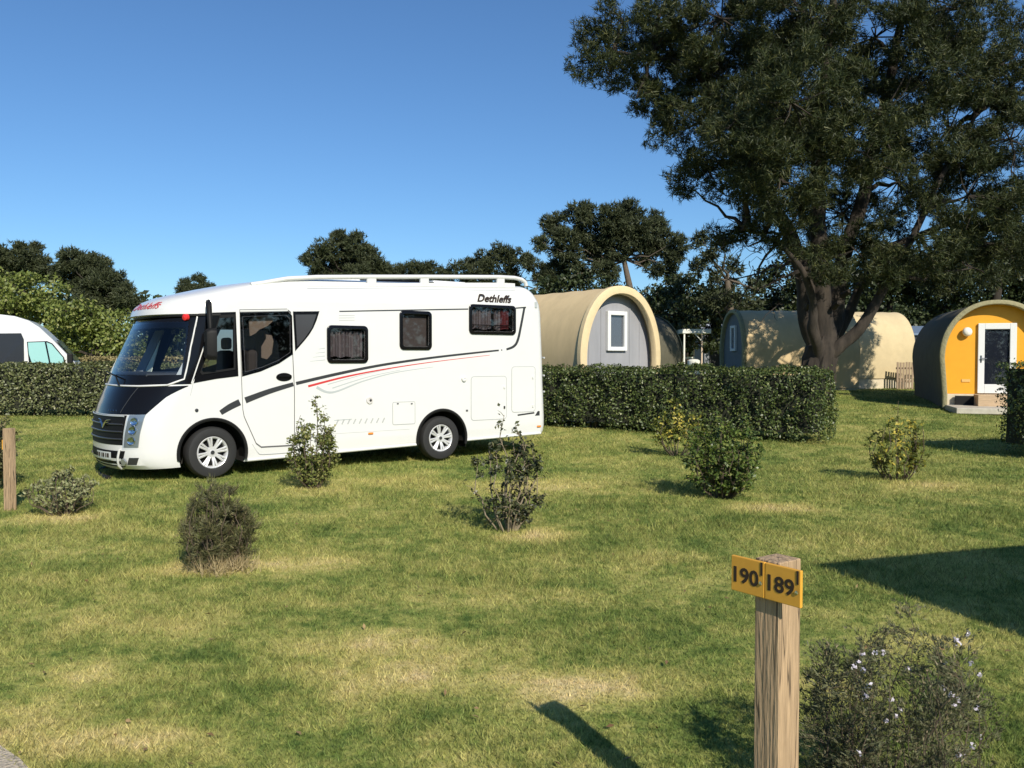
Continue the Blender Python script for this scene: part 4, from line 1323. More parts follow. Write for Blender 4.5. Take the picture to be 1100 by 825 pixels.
def build_front_lookup():
    qs = np.linspace(-1, 1, 361); zs = np.linspace(0.2, 2.86, 430)
    tab = np.zeros((len(qs), len(zs), 2)); vis = np.zeros((len(qs), len(zs)), bool)
    ca, sa = math.cos(A_), math.sin(A_)
    c, s = math.cos(PITCH), math.sin(PITCH)
    sf = np.interp(zs, ZS, SF); rf = np.interp(zs, ZS, RF); ins = np.interp(zs, ZS, INS)
    pos = np.zeros((len(qs), len(zs), 3))
    for i, q in enumerate(qs):
        ph = q * math.pi / 2
        ss = sf + rf * (1 - abs(math.cos(ph)) ** PEX)
        tt = WID / 2 + math.copysign(abs(math.sin(ph)) ** PEX, ph) * (WID / 2 - ins)
        zz = zs + PITCHB * ss
        pos[i] = np.stack([P0.x + ca * ss - sa * tt, P0.y + sa * ss + ca * tt, zz], -1)
    rel = pos - np.array([0, 0, H_CAM])
    fw = rel[..., 1] * c - rel[..., 2] * s; upc = rel[..., 1] * s + rel[..., 2] * c
    tab[..., 0] = 550 + F_PX * rel[..., 0] / fw; tab[..., 1] = 412.5 - F_PX * upc / fw
    # facing: signed area of the px map tells which side we see
    dq = np.gradient(tab, axis=0); dz = np.gradient(tab, axis=1)
    cr = dq[..., 0] * dz[..., 1] - dq[..., 1] * dz[..., 0]
    return qs, zs, tab, cr


QS, ZSS, TAB, CR = build_front_lookup()
SGN = np.sign(CR[60, 200])


def front(px, py):
    d = (TAB[..., 0] - px) ** 2 + (TAB[..., 1] - py) ** 2 + np.where(CR * SGN > 0, 0, 1e4)
    i, j = np.unravel_index(np.argmin(d), d.shape)
    return float(QS[i]), float(ZSS[j])



md = body.modifiers.new('b', 'BOOLEAN'); md.operation = 'DIFFERENCE'; md.solver = 'EXACT'; md.object = cutter
md.material_mode = 'TRANSFER'
for c_ in (cutter2, cutter3):
    md = body.modifiers.new('b', 'BOOLEAN'); md.operation = 'DIFFERENCE'; md.solver = 'EXACT'; md.object = c_; md.material_mode = 'TRANSFER'
bpy.context.view_layer.update()
me = bpy.data.meshes.new_from_object(body.evaluated_get(bpy.context.evaluated_depsgraph_get()))
bpy.data.objects.remove(body); bpy.data.objects.remove(cutter); bpy.data.objects.remove(cutter2); bpy.data.objects.remove(cutter3)
me.polygons.foreach_set('use_smooth', [True] * len(me.polygons)); me.set_sharp_from_angle(angle=math.radians(28))
body = bpy.data.objects.new('body', me); COL.objects.link(body); body.parent = MOTOR
md = body.modifiers.new('wn', 'WEIGHTED_NORMAL'); md.keep_sharp = True; md.weight = 80


def fpatch(name, corners, mat, off=0.004, n=16, k=8, parent=None, thick=True):
    """corners: (q,z) lists of the bottom edge and top edge, same length; ruled patch that follows the body"""
    bot, top = corners
    def samp(e, u):
        x = u * (len(e) - 1); i = min(len(e) - 2, int(x)); f = x - i
        return (e[i][0] * (1 - f) + e[i + 1][0] * f, e[i][1] * (1 - f) + e[i + 1][1] * f)
    G, Gi = [], []
    for i in range(n + 1):
        a, b_ = samp(bot, i / n), samp(top, i / n)
        G.append([shell(a[0] + (b_[0] - a[0]) * j / k, a[1] + (b_[1] - a[1]) * j / k, off) for j in range(k + 1)])
    mb = MB(); mb.grid(G)
    return mb.build(name, mat, parent or MOTOR, smooth=40)


def fline(name, pts, mat, r=0.012, off=0.006, parent=None):
    q = []
    for i in range(len(pts) - 1):
        for j in range(6):
            f = j / 6; q.append((pts[i][0] * (1 - f) + pts[i + 1][0] * f, pts[i][1] * (1 - f) + pts[i + 1][1] * f))
    q.append(pts[-1])
    mb = MB(); mb.tube([shell(a, b_, off) for a, b_ in q], r, 6)
    return mb.build(name, mat, parent or MOTOR, smooth=60, fix=False)


# windscreen: surround, dash and things behind, then the glass
def zrow(z, qa, qb, n=10, bow=0.0):
    return [(qa + (qb - qa) * i / n, z + bow * (1 - (2 * i / n - 1) ** 2)) for i in range(n + 1)]


ZW0, ZW1 = 1.35, 2.30
QB, ZB = front(195.5, 402.5); QT, ZT = front(203.5, 346)
QB, QT = abs(QB), abs(QT); ZBM = ZB + .01


def scr_row(f, q0, q1, n=10):
    # row of the screen at height fraction f, from q0 to q1 as shares of its half width
    qw = QB + (QT - QB) * f
    z = ZB + (ZT - ZB) * f
    return [(qw * (q0 + (q1 - q0) * i / n), z) for i in range(n + 1)]


def fgrid(bot, top, off, n, k):
    def samp(e, u):
        x = u * (len(e) - 1); i = min(len(e) - 2, int(x)); f = x - i
        return (e[i][0] * (1 - f) + e[i + 1][0] * f, e[i][1] * (1 - f) + e[i + 1][1] * f)
    return [[shell(*[p * (1 - j / k) + q * j / k for p, q in zip(samp(bot, i / n), samp(top, i / n))], off) for j in range(k + 1)] for i in range(n + 1)]


mb = MB()
zl, zu = max(ZB, 1.47), min(ZT, 2.14)
mb.grid(fgrid(zrow(ZW0, -1, 1), zrow(zl, -1, 1), .003, 60, 5)); mb.grid(fgrid(zrow(zu, -1, 1), zrow(ZW1, -1, 1), .003, 60, 5))
for sg in (-1, 1):
    mb.grid(fgrid([(sg * QB * .99, zl), (sg, zl)], [(sg * QT * .99, zu), (sg, zu)], .003, 8, 14))
mb.build('windscreen_surround', BLACK, MOTOR, smooth=40)
scr = fpatch('windscreen', (scr_row(0, -1, 1), scr_row(1, -1, 1)), SCREEN, 0.022, 40, 24)
# cab interior: dashboard, wheel, two seats, a pale card on the dash, a gathered curtain
mb = MB(); mb.box((-.45, WID / 2, 1.455), (.75, WID - .5, .09)); mb.build('dashboard', DASH, MOTOR, bevel=.03)
SEATM = pmat('seat_cloth', (0.30, 0.27, 0.23), 0.9)
for tt in (.62, WID - .62):
    mb = MB(); mb.box((.72, tt, 1.60), (.16, .50, .46)); st_ = mb.build('seat', SEATM, MOTOR, bevel=.06)
    mb = MB(); mb.box((.74, tt, 1.94), (.11, .28, .19)); mb.build('headrest', SEATM, st_, bevel=.04)
mb = MB(); ring_ = [Vector((-.02 + .10 * math.sin(a), .66 + .20 * math.cos(a), 1.58 + .17 * math.sin(a))) for a in [2 * math.pi * k / 24 for k in range(25)]]
mb.tube(ring_, .016, 6); mb.build('steering_wheel', BLACKM, MOTOR, smooth=60, fix=False)
mb = MB(); mb.prism([(1.36, 1.50), (1.74, 1.50), (1.50, 1.98)], .012, lambda a, b_, h: Vector((-.50 + h + (b_ - 1.5) * .35, a, b_))); mb.build('pale_card', PALE, MOTOR)
G = []
for j in range(41):
    tq = WID - .62 + .42 * j / 40
    G.append([Vector((-.52 + .03 * math.sin(j * .9) + .30 * u, tq, 1.50 + .64 * u)) for u in (0, .5, 1)])
mb = MB(); mb.grid(G); mb.build('curtain', pmat('grey_curtain', (0.34, 0.36, 0.38), 0.9), MOTOR, smooth=80, fix=False)
mb = MB(); mb.box((-.22, 1.05, 2.10), (.06, .26, .07)); mb.build('inner_mirror', BLACKM, MOTOR, bevel=.015)
TR_ = [front(*p) for p in ((211.8, 339), (209, 354), (205, 374), (201.5, 392), (198, 407.5))]
fline('windscreen_trim', TR_ + [(-.80, ZW0 - .005), (-0.5, ZW0 - .015), (0, ZW0 - .01), (0.5, ZW0 - .015), (0.95, ZW0)], WHITE2, 0.013, 0.008)
# wipers
for qa, qb in ((-0.25, 0.35), (0.30, 0.75)):
    mb = MB(); mb.tube([shell(qa, ZW0 - .02, 0.03), shell(qa + .06, ZW0 + .09, 0.085), shell(qb, ZW0 + .14, 0.085)], 0.011, 6)
    mb.build('wiper', BLACKM, MOTOR, smooth=60, fix=False)
# bonnet panel in black with the curved near edge
bonb = [front(*p) for p in ((99.5, 440.5), (145, 441.4), (163, 440), (165, 439), (172, 430.5), (187, 422), (207, 415))]
zb = bonb[0][1]
botE, topE = [], []
N_ = 30
edge = sorted([(q, z) for q, z in bonb[2:]], key=lambda t: t[0])
for i in range(N_ + 1):
    q = -0.99 + (0.92 + 0.99) * i / N_
    zlow = 0.955
    zl = float(np.interp(q, [e[0] for e in edge], [e[1] for e in edge])) if q < edge[-1][0] else zlow
    botE.append((q, max(zlow, min(zl, ZW0 - .03)))); topE.append((q, ZW0 - .02))
fpatch('bonnet', (botE, topE), BLACK, 0.003, 60, 8)
fline('bonnet_seam', [(-0.42, 0.98), (-0.50, ZW0 - .03)], GREYD, 0.006, 0.004)
# grille
QG = -0.52
gr = fpatch('grille', (zrow(0.54, QG + .03, 0.92), zrow(0.945, QG, 0.92)), BLACKM, 0.004, 40, 6)
for z in (0.62, 0.72, 0.82, 0.93):
    fline('grille_bar', [(QG + .03, z), (0, z), (0.5, z), (0.9, z)], GREYL if z > .9 else GREYD, 0.013 if z < .9 else 0.010, 0.012, gr)
# chrome winged emblem (two chevrons)
QE = front(115, 445)[0]
mb = MB()
for dz, w_ in ((0, .11), (-.035, .08)):
    for sg in (-1, 1):
        mb.tube([shell(QE, 0.80 + dz, .035), shell(QE + sg * w_ * .5, 0.87 + dz, .035), shell(QE + sg * w_, 0.88 + dz, .03)], [.012, .010, .006], 6)
mb.build('emblem', CHROME, gr, smooth=60, fix=False)
# small silver lettering bar above the grille, too small to read
for k in range(7):
    mb = MB(); c0 = shell(-0.36 + 0.022 * k, 0.995, 0.006); c1 = shell(-0.36 + 0.022 * k + .014, 1.01, 0.006); mb.tube([c0, c1], 0.006, 4); mb.build('badge', CHROME, MOTOR, fix=False) if k in (0, 2, 4, 6) else None
# headlights
for sg in (-1, 1):
    qa, qb = sg * (0.55), sg * (0.735)
    fb = fpatch('headlight', ([(qa - sg * .045, 0.51), (qb - sg * .05, 0.51)], [(qa, 0.95), (qb, 0.955)]), LAMPG, 0.006, 8, 8)
    for zc in (0.60, 0.74, 0.86):
        mb = MB(); c_ = shell((qa + qb) / 2 - sg * .03 * (0.95 - zc) / .4 - sg * .01, zc, 0.004); nn = (shell((qa + qb) / 2, zc, 0.05) - shell((qa + qb) / 2, zc, 0.0)).normalized()
        mb.lathe([(0.058, 0.012), (0.052, 0.022), (0.035, 0.012), (0.0, 0.016)], c_, nn, 18); mb.build('lamp_bowl', CHROME, fb, smooth=50)
    fpatch('lens', ([(qa - sg * .045, 0.51), (qb - sg * .05, 0.51)], [(qa, 0.95), (qb, 0.955)]), LENS, 0.036, 8, 8, parent=fb)
# bumper openings, plate, fins
QBO, QBT = front(131, 494)[0], front(134.5, 479)[0]
bo = fpatch('bumper_opening', (zrow(0.235, QBO, 0.88), zrow(0.46, QBT, 0.90)), BLACKM, 0.004, 30, 5)
fpatch('side_intake', (zrow(0.27, -0.64, QBO - .05), zrow(0.37, -0.69, QBT - .05)), GREYD, 0.004, 8, 3)
mb = MB(); c_ = shell(-0.50, 0.315, 0.008); mb.lathe([(0.05, 0.0), (0.045, .02), (0, .022)], c_, (shell(-.5, .315, .05) - shell(-.5, .315, 0)).normalized(), 16); mb.build('fog_lamp', LAMPG, MOTOR, smooth=50)
fpatch('bumper_bar', (zrow(0.325, -0.48, 0.5), zrow(0.36, -0.48, 0.5)), WHITE, 0.022, 20, 2)
fpatch('bumper_lip', (zrow(0.20, -0.42, 0.8), zrow(0.245, -0.42, 0.8)), ALLOY, 0.014, 20, 2)
for q in (QBO + .07, 0.42):
    fline('bumper_fin', [(q, 0.22), (q + (.10 if q > 0 else -.06), 0.48)], WHITE2, 0.018, 0.018)
QP0, QP1 = front(121.5, 482)[0], front(107, 482)[0]
pt = fpatch('number_plate', (zrow(0.345, QP0, QP1), zrow(0.44, QP0, QP1)), pmat('plate_white', (0.62, 0.64, 0.62), 0.4), 0.034, 10, 3)
for k, ch in enumerate((0.03, 0.018, 0.03, 0.012, 0.03, 0.03)):
    fpatch('plate_mark', (zrow(0.365, QP0 + .03 + (QP1 - QP0) * .15 * k, QP0 + .03 + (QP1 - QP0) * .15 * k + ch, 2), zrow(0.42, QP0 + .03 + (QP1 - QP0) * .15 * k, QP0 + .03 + (QP1 - QP0) * .15 * k + ch, 2)), INK, 0.038, 2, 2, parent=pt)
# towing bar / front step
mb = MB(); mb.tube([shell(.75, .21, -.05), shell(.78, .2, .10) - Vector((0, 0, .06)), shell(.35, .2, .14) - Vector((0, 0, .1)), shell(-.2, .2, .1) - Vector((0, 0, .08))], 0.045, 8)
mb.build('front_bar', BLACKM, MOTOR, smooth=60, fix=False)
# cap gutter over the screen, lettering and red lamp
fline('cap_gutter', [(-0.97, 2.315), (-0.5, 2.31), (0, 2.305), (0.5, 2.31), (0.97, 2.315)], BLACKM, 0.022, 0.004)
mb = MB(); c_ = shell(-0.66, 2.275, 0.03); mb.lathe([(0.05, -.02), (0.045, .02), (0, .035)], c_, (-0.8, -.5, 0), 14); mb.build('clearance_lamp', pmat('red_lens', (0.7, 0.03, 0.03), 0.2), MOTOR, smooth=50)


def front_text(s_, q0, q1, z, size, mat):
    cu_M = Matrix.Identity(4)
    o = text_mesh(s_, size, 'lettering', mat, MOTOR, cu_M, shear=0.25, bold=0.0, extr=0.002)
    me = o.data
    xs_ = [v.co.x for v in me.vertices]; x0, x1 = min(xs_), max(xs_)
    for v in me.vertices:
        u = (v.co.x - x0) / (x1 - x0)
        v.co = shell(q0 + (q1 - q0) * u, z + v.co.y, 0.006 + max(0, v.co.z))
    return o


front_text('Dethleffs', 0.06, -0.38, 2.455, 0.135, RED)

# ---- near side: frames, glass, curtains, decals, lockers
for i, (a0, b0_, a1, b1_) in enumerate(WINS):
    mb = MB()
    o_, i_ = rrect(a0, b0_, a1, b1_, .075, 6), rrect(a0 + .05, b0_ + .05, a1 - .05, b1_ - .05, .045, 6)
    f0, f1 = sframe(0.004), None
    mb.grid([[f0(p[0], p[1], h) for p in poly + poly[:1]] for poly, h in ((o_, 0), (o_, .026), (rrect(a0 + .012, b0_ + .012, a1 - .012, b1_ - .012, .068, 6), .034), (i_, .034), (i_, 0.0))])
    wf = mb.build('window', BLACK, MOTOR, smooth=50)
    mb = MB(); mb.prism(i_, 0.006, sframe(-0.016)); mb.build('pane', GLASSD, wf)
    # gathered curtain or blind a hand's breadth inside
    if i != 1:
        n_ = 140; G = []
        split_ = 0.72 if i == 2 else 2
        for part_, mt_ in ((0, CURT), (1, CURTR)):
            if part_ == 1 and split_ > 1: continue
            u0, u1 = (0.03, min(split_, .97)) if part_ == 0 else (split_ + .02, 0.93)
            G = []
            for j in range(n_ + 1):
                u = u0 + (u1 - u0) * j / n_
                x = a0 + .06 + (a1 - a0 - .12) * u
                dep = 0.075 + 0.034 * math.sin(j * 0.40 + 0.8 * math.sin(j * .17)) + 0.012 * math.sin(j * 1.1)
                zb_ = b0_ + .075 + 0.03 * abs(math.sin(u * 9))
                G.append([(x, dep, zb_), (x, dep, b1_ - .085)])
            mb = MB(); mb.grid(G); mb.build('curtain', mt_, wf, smooth=80, fix=False)
        if i == 2:
            mb = MB(); mb.box(((a0 + a1) / 2 + .02, .012, (b0_ + b1_) / 2), (0.02, .01, b1_ - b0_ - .12)); mb.box(((a0 + a1) / 2, .012, b0_ + .16), (a1 - a0 - .12, .01, .014)); mb.build('bar', BLACKM, wf)
    else:
        mb = MB(); mb.box(((a0 + a1) / 2, .07, (b0_ + b1_) / 2), (a1 - a0 - .12, .01, b1_ - b0_ - .12)); mb.build('blind', pmat('brown_grey_blind', (0.22, 0.19, 0.18), 0.8), wf)


def decal(name, poly, mat, t=0.004, parent=None, th=0.002):
    mb = MB(); mb.prism(poly, th, sframe(-t + 0.0)); return mb.build(name, mat, parent or MOTOR)


def ribbon(name, px, wpx, mat, t=0.004, parent=None, th=0.002):
    """strip along side-wall pixels with per-point width in pixels"""
    P_ = [side(*p) for p in px]
    # smooth resample (Catmull-Rom)
    out, ww = [], []
    for i in range(len(P_) - 1):
        p0, p1, p2, p3 = P_[max(i - 1, 0)], P_[i], P_[i + 1], P_[min(i + 2, len(P_) - 1)]
        for j in range(8):
            u = j / 8
            out.append(tuple(0.5 * (2 * p1[c] + (p2[c] - p0[c]) * u + (2 * p0[c] - 5 * p1[c] + 4 * p2[c] - p3[c]) * u * u + (3 * p1[c] - p0[c] - 3 * p2[c] + p3[c]) * u ** 3) for c in (0, 1)))
            ww.append((wpx[i] * (1 - u) + wpx[i + 1] * u) * 0.0143)
    out.append(P_[-1]); ww.append(wpx[-1] * 0.0143)
    up_, lo = [], []
    for i, p in enumerate(out):
        a, b_ = out[max(i - 1, 0)], out[min(i + 1, len(out) - 1)]
        dx, dz = b_[0] - a[0], b_[1] - a[1]; l = math.hypot(dx, dz) or 1
        nx_, nz_ = -dz / l, dx / l
        up_.append((p[0] + nx_ * ww[i] / 2, p[1] + nz_ * ww[i] / 2)); lo.append((p[0] - nx_ * ww[i] / 2, p[1] - nz_ * ww[i] / 2))
    f = sframe(-t)
    mb = MB(); mb.grid([[f(p[0], p[1], 0) for p in up_], [f(p[0], p[1], th) for p in up_], [f(p[0], p[1], th) for p in lo], [f(p[0], p[1], 0) for p in lo]])
    return mb.build(name, mat, parent or MOTOR)


TS = -0.0005  # decals sit 2.5 mm proud of the wall
# cab window and its black field
cabf = [side(*p) for p in ((228, 335.8), (253.2, 335), (256, 404), (232, 407), (208, 411.5))]


def holed(name, outer, inner, mat, t0, th, parent=None):
    """ring between two outlines with resampled points"""
    def res(poly, n=96):
        P_ = poly + poly[:1]; L_ = [0]
        for i in range(len(poly)): L_.append(L_[-1] + math.hypot(P_[i + 1][0] - P_[i][0], P_[i + 1][1] - P_[i][1]))
        return P_, L_
    cx = sum(p[0] for p in inner) / len(inner); cy = sum(p[1] for p in inner) / len(inner)
    def hit(poly, th_):
        dx, dy = math.cos(th_), math.sin(th_); best = 0
        for i in range(len(poly)):
            (x1, y1), (x2, y2) = poly[i], poly[(i + 1) % len(poly)]
            x1 -= cx; x2 -= cx; y1 -= cy; y2 -= cy
            den = dx * (y2 - y1) - dy * (x2 - x1)
            if abs(den) < 1e-12: continue
            r_ = (x1 * (y2 - y1) - y1 * (x2 - x1)) / den; u = (x1 * dy - y1 * dx) / den
            if r_ > 0 and -1e-6 <= u <= 1 + 1e-6: best = max(best, r_)
        return (cx + dx * best, cy + dy * best)
    angs = sorted(set([2 * math.pi * k / 96 for k in range(96)] + [math.atan2(p[1] - cy, p[0] - cx) % (2 * math.pi) for p in outer + inner]))
    O = [hit(outer, a) for a in angs]; I = [hit(inner, a) for a in angs]
    O.append(O[0]); I.append(I[0])
    f = sframe(-t0)
    mb = MB(); mb.grid([[f(p[0], p[1], 0) for p in O], [f(p[0], p[1], th) for p in O], [f(p[0], p[1], th) for p in I], [f(p[0], p[1], 0) for p in I]])
    return mb.build(name, mat, parent or MOTOR)


cw = holed('cab_window', cabf, shrink(CABWIN, .06), BLACK, 0.001, 0.006)
mb = MB(); mb.prism(CABWIN, 0.004, sframe(-0.008)); mb.build('pane', GLASS, cw)
holed('seal', CABWIN, shrink(CABWIN, .09), BLACKM, 0.013, 0.006, cw)
# decorative line from the pillar (white twin lines by the cab window)
ribbon('pillar_line', ((219, 372), (212.5, 391), (205.5, 412)), (1.1, 1.1, 1.1), WHITE2, TS + .009)
# door
doorp = [side(*p) for p in ((257.2, 332.4), (308, 331.6), (312.5, 335), (316.6, 420), (316.6, 479), (280.5, 481), (275, 477), (262, 448), (260.5, 440), (258.8, 400))]
dw_outer = [side(*p) for p in ((257.5, 335.5), (309, 334.6), (313.6, 339), (314.6, 380.5), (300, 390.3), (280, 399), (260, 404.5))]
mbd = MB()
od, idd = doorp + doorp[:1], shrink(doorp, .02) + shrink(doorp, .02)[:1]
holed('door', doorp, shrink(doorp, .022), SEAM, 0.001, 0.004)
DOOR = bpy.context.scene.objects['door'] if 'door' in bpy.context.scene.objects else None
DOOR = [o for o in MOTOR.children if o.name.startswith('door')][-1]
dwf = holed('door_window', dw_outer, shrink(DOORWIN, .08), BLACK, 0.001, 0.006, DOOR)
mb = MB(); mb.prism(DOORWIN, 0.004, sframe(-0.008)); mb.build('pane', GLASS, DOOR)
ribbon('door_top_trim', ((257.5, 334), (309, 333.2)), (1.6, 1.6), WHITE2, TS + .008, DOOR)
hx, hz_ = side(305, 405)
mb = MB(); mb.prism([(hx + .155 * math.cos(a) * .78, hz_ + .062 * math.sin(a)) for a in [2 * math.pi * k / 24 for k in range(24)]], 0.012, sframe(0.0)); mb.box((hx + .01, -0.028, hz_ + .012), (0.19, 0.022, 0.035)); mb.build('handle', BLACK, DOOR, bevel=0.004)
# quarter window: black film panel of glass
qf = MB(); qf.prism([side(*p) for p in ((314.6, 334.6), (343, 334.3), (340, 344), (336.6, 352), (332, 359.5), (326.8, 366), (317, 377.2))], 0.006, sframe(-0.001)); qw = qf.build('quarter_window', BLACK, MOTOR)
qf = MB(); qf.prism(shrink(QUART, .16), 0.003, sframe(-0.0085)); qf.build('pane', pmat('smoked_pane', (0.055, 0.055, 0.06), 0.08), qw)
# things seen through the door window
i0 = MB(); i0.prism([side(*p) for p in ((271, 361), (270, 344), (276, 338.5), (283, 337), (290, 337), (298.5, 342), (290, 350), (281, 354), (277, 358))], 0.02, lambda a, b_, h: Vector((a, 0.10 + h, b_))); i0.build('headrest', BEIGE, MOTOR)
i0 = MB(); i0.prism([side(*p) for p in ((284, 384), (284, 372), (289, 364), (289, 359), (295, 360), (297, 366), (295, 380), (290, 386))], 0.02, lambda a, b_, h: Vector((a, 0.12 + h, b_))); i0.build('seat_cushion', BEIGE, MOTOR)

# stripes
ribbon('stripe', ((364.5, 334.5), (430, 333.3), (503, 332)), (1.3, 1.4, 1.5), GREYD, TS)
ribbon('stripe', ((554, 331), (565, 330.2)), (1.6, 1.8), GREYD, TS)
ribbon('stripe', ((563.3, 330.2), (560, 348), (556.3, 365), (552, 372), (544, 375.4)), (3.2, 3.4, 3.6, 3.2, 2.6), GREYD, TS)
ribbon('stripe', ((539.5, 376), (538.3, 376.1)), (1.6, 1.6), GREYD, TS)
ribbon('stripe', ((535.8, 376.4), (514, 378.6), (462.4, 384.5), (411, 392), (365.5, 401), (318, 412)), (2.0, 2.2, 2.6, 2.8, 3.2, 3.6), GREYD, TS)
ribbon('stripe', ((315, 412.6), (289, 420.4), (263.5, 430)), (4.0, 5.2, 6.2), GREYD, TS + .005, DOOR)
ribbon('stripe', ((257.6, 432), (247, 437.2), (237, 443.5)), (6.6, 6.4, 5.0), GREYD, TS)
ribbon('red_stripe', ((526, 381.5), (462, 389.2), (411, 397), (370, 405), (331, 415)), (0.5, 0.9, 1.4, 1.9, 2.4), RED, TS)
ribbon('grey_stripe', ((465.5, 394.2), (426, 400), (390, 409.5), (357, 421.5), (340, 416)), (0.5, 1.0, 1.4, 2.2, 3.2), GREYL, TS)
ribbon('grey_stripe', ((430, 397.5), (395, 405), (357, 417)), (0.5, 0.8, 1.3), GREYL, TS)
ribbon('grey_stripe', ((420, 396.2), (390, 402.5), (352, 413)), (0.4, 0.6, 1.0), GREYL, TS)
for k in range(4):
    ribbon('grey_stripe', ((350 - 1, 374 + k * 4.2), (350 - 8 - 3 * k, 375 + k * 4.4)), (0.8, 0.4), GREYL, TS)
for k in range(3):
    ribbon('grey_stripe', ((364, 339 + k * 2.6), (381, 338.8 + k * 2.6)), (0.6, 0.5), SEAML, TS)
# faint model lettering too pale to read
for k in range(9):
    ribbon('faint_mark', ((361 + k * 6.2, 456.2 - k * .25), (363.6 + k * 6.2, 450.8 - k * .25)), (1.5, 1.5), SEAML, TS)
ribbon('faint_mark', ((359, 451.6), (378, 450.3)), (0.9, 0.9), GREYL, TS)

# lettering
a0, zc = side(512.7, 321.3); a1, zc2 = side(549.4, 321)
M = Matrix.Translation(((a0 + a1) / 2, -0.0025, (zc + zc2) / 2)) @ Matrix.Rotation(math.pi / 2, 4, 'X')
lt = text_mesh('Dethleffs', 0.185, 'lettering', INK, MOTOR, M, shear=0.28, bold=0.005, extr=0.0015)
xs_ = [v.co.x for v in lt.data.vertices]; f_ = (a1 - a0) / (max(xs_) - min(xs_)); c_ = (max(xs_) + min(xs_)) / 2
for v in lt.data.vertices: v.co.x = (a0 + a1) / 2 + (v.co.x - c_) * f_


ribbon('panel_joint', ((330, 307.6), (440, 307.8), (562, 309.4)), (0.5, 0.5, 0.5), SEAML, TS)
ribbon('panel_joint', ((318, 468.5), (440, 461)), (0.4, 0.4), SEAML, TS)


# locker hatches, cap, lamps
def hatch(x0, y0, x1, y1, r, name='locker_door', mat=SEAML):
    ym = (y0 + y1) / 2; xm = (x0 + x1) / 2
    p = rrect(side(x0, ym)[0], side(xm, y1)[1], side(x1, ym)[0], side(xm, y0)[1], r, 5)
    p2 = rrect(side(x0, ym)[0] + .010, side(xm, y1)[1] + .010, side(x1, ym)[0] - .010, side(xm, y0)[1] - .010, r - .008, 5)
    f = sframe(-0.001)
    mb = MB(); mb.grid([[f(a, b_, h) for a, b_ in q + q[:1]] for q, h in ((p, 0), (p, .004), (p2, .004), (p2, 0))]); h_ = mb.build(name, mat, MOTOR)
    mb = MB(); mb.prism(p2, 0.003, sframe(-0.0005)); mb.build('panel', WHITE, h_)
    return h_


h_ = hatch(505.8, 404, 544.2, 451, .06)
for px, py in ((541.5, 416), (541.5, 437.5)):
    a, z = side(px, py); mb = MB(); mb.box((a, -.012, z), (.03, .018, .05)); mb.build('latch', WHITE2 if py < 430 else GREYD, h_, bevel=.006)
h_ = hatch(549.4, 393.6, 575, 442.7, .06)
for px, py in ((572, 405.5), (572, 436)):
    a, z = side(px, py); mb = MB(); mb.box((a, -.012, z), (.03, .018, .05)); mb.build('latch', WHITE2, h_, bevel=.006)
h_ = hatch(421.5, 431.4, 446, 456, .03)
for px in (427, 442):
    a, z = side(px, 433.5); mb = MB(); mb.box((a, -.012, z), (.03, .016, .018)); mb.build('latch', SEAM, h_, bevel=.004)
ribbon('stripe', ((556, 446), (574, 443.4)), (2.0, 2.0), GREYD, TS)
decal('stripe', [side(*p) for p in ((574.5, 446.5), (577.5, 441.5), (579.5, 441.5), (579.5, 446.2))], GREYD)
a, z = side(397, 430)
mb = MB(); mb.lathe([(.06, 0), (.055, .018), (.035, .02), (.03, .014), (0, .014)], (a, -.001, z), (0, -1, 0), 20); wc = mb.build('water_inlet', pmat('pale_plastic', (0.6, 0.58, 0.55), 0.5), MOTOR, smooth=40)
mb = MB(); mb.lathe([(.02, .0), (.018, .012), (0, .012)], (a + .01, -.016, z), (0, -1, 0), 12); mb.build('lock', GREYD, wc)
for px, py in ((398, 465.5), (584.5, 457.5)):
    a, z = side(px, py); mb = MB(); mb.box((min(a, SREAR - .2), -.010, z), (.085, .018, .032)); mb.build('marker_lamp', AMBER, MOTOR, bevel=.006)
a, z = side(211.2, 440.7); mb = MB(); mb.lathe([(.025, -.06), (.024, .012), (0, .016)], (max(a, -.40), 0.0, z), (0, -1, 0), 14); mb.build('side_repeater', GREYD, MOTOR, smooth=40)
a, z = side(498, 407); mb = MB(); mb.lathe([(.05, 0), (.045, .03), (.02, .035), (0, .02)], (a, -.001, z), (0, -1, 0), 16); mb.build('socket_cap', WHITE2, MOTOR, smooth=40)
a, z = side(501.5, 441); mb = MB(); mb.box((a, -.004, z), (.04, .01, .03)); mb.build('vent', SEAM, MOTOR)
a, z = side(575.5, 327.5); mb = MB(); mb.box((a, -.006, z), (.05, .016, .11)); mb.build('top_marker_lamp', GREYL, MOTOR, bevel=.006)
# door-edge seam of the skirt, front wing seam
ribbon('skirt_seam', ((271, 477), (277, 486), (284, 488), (318, 485.5)), (0.5, 0.5, 0.5, 0.5), SEAML, TS)
ribbon('wing_seam', ((207.5, 412), (204.5, 425)), (0.5, 0.4), SEAML, TS)
# skirt lip
mb = MB()
for (x0, x1) in ((ARCHR + .02, SAX - ARCHR - .02), (SAX + ARCHR + .02, SREAR - .15)):
    mb.tube([(x0, 0.012, 0.215 + PITCHB * x0 + .0), (x1, 0.012, 0.215 + PITCHB * x1)], 0.022, 8)
mb.build('skirt', WHITE2, MOTOR, smooth=60, fix=False)
# wheel-arch lips
for s_, z_ in WH:
    for ty in (-0.002, WID + .002):
        mb = MB(); pts = []
        for a in range(-14 if s_ > 1 else -14, 195, 6):
            pts.append((s_ + (ARCHR + .004) * math.cos(math.radians(a)), ty, z_ + (ARCHR + .004) * math.sin(math.radians(a))))
        mb.tube(pts, 0.026, 6); mb.build('wheel_arch', BLACKM, MOTOR, smooth=60, fix=False)


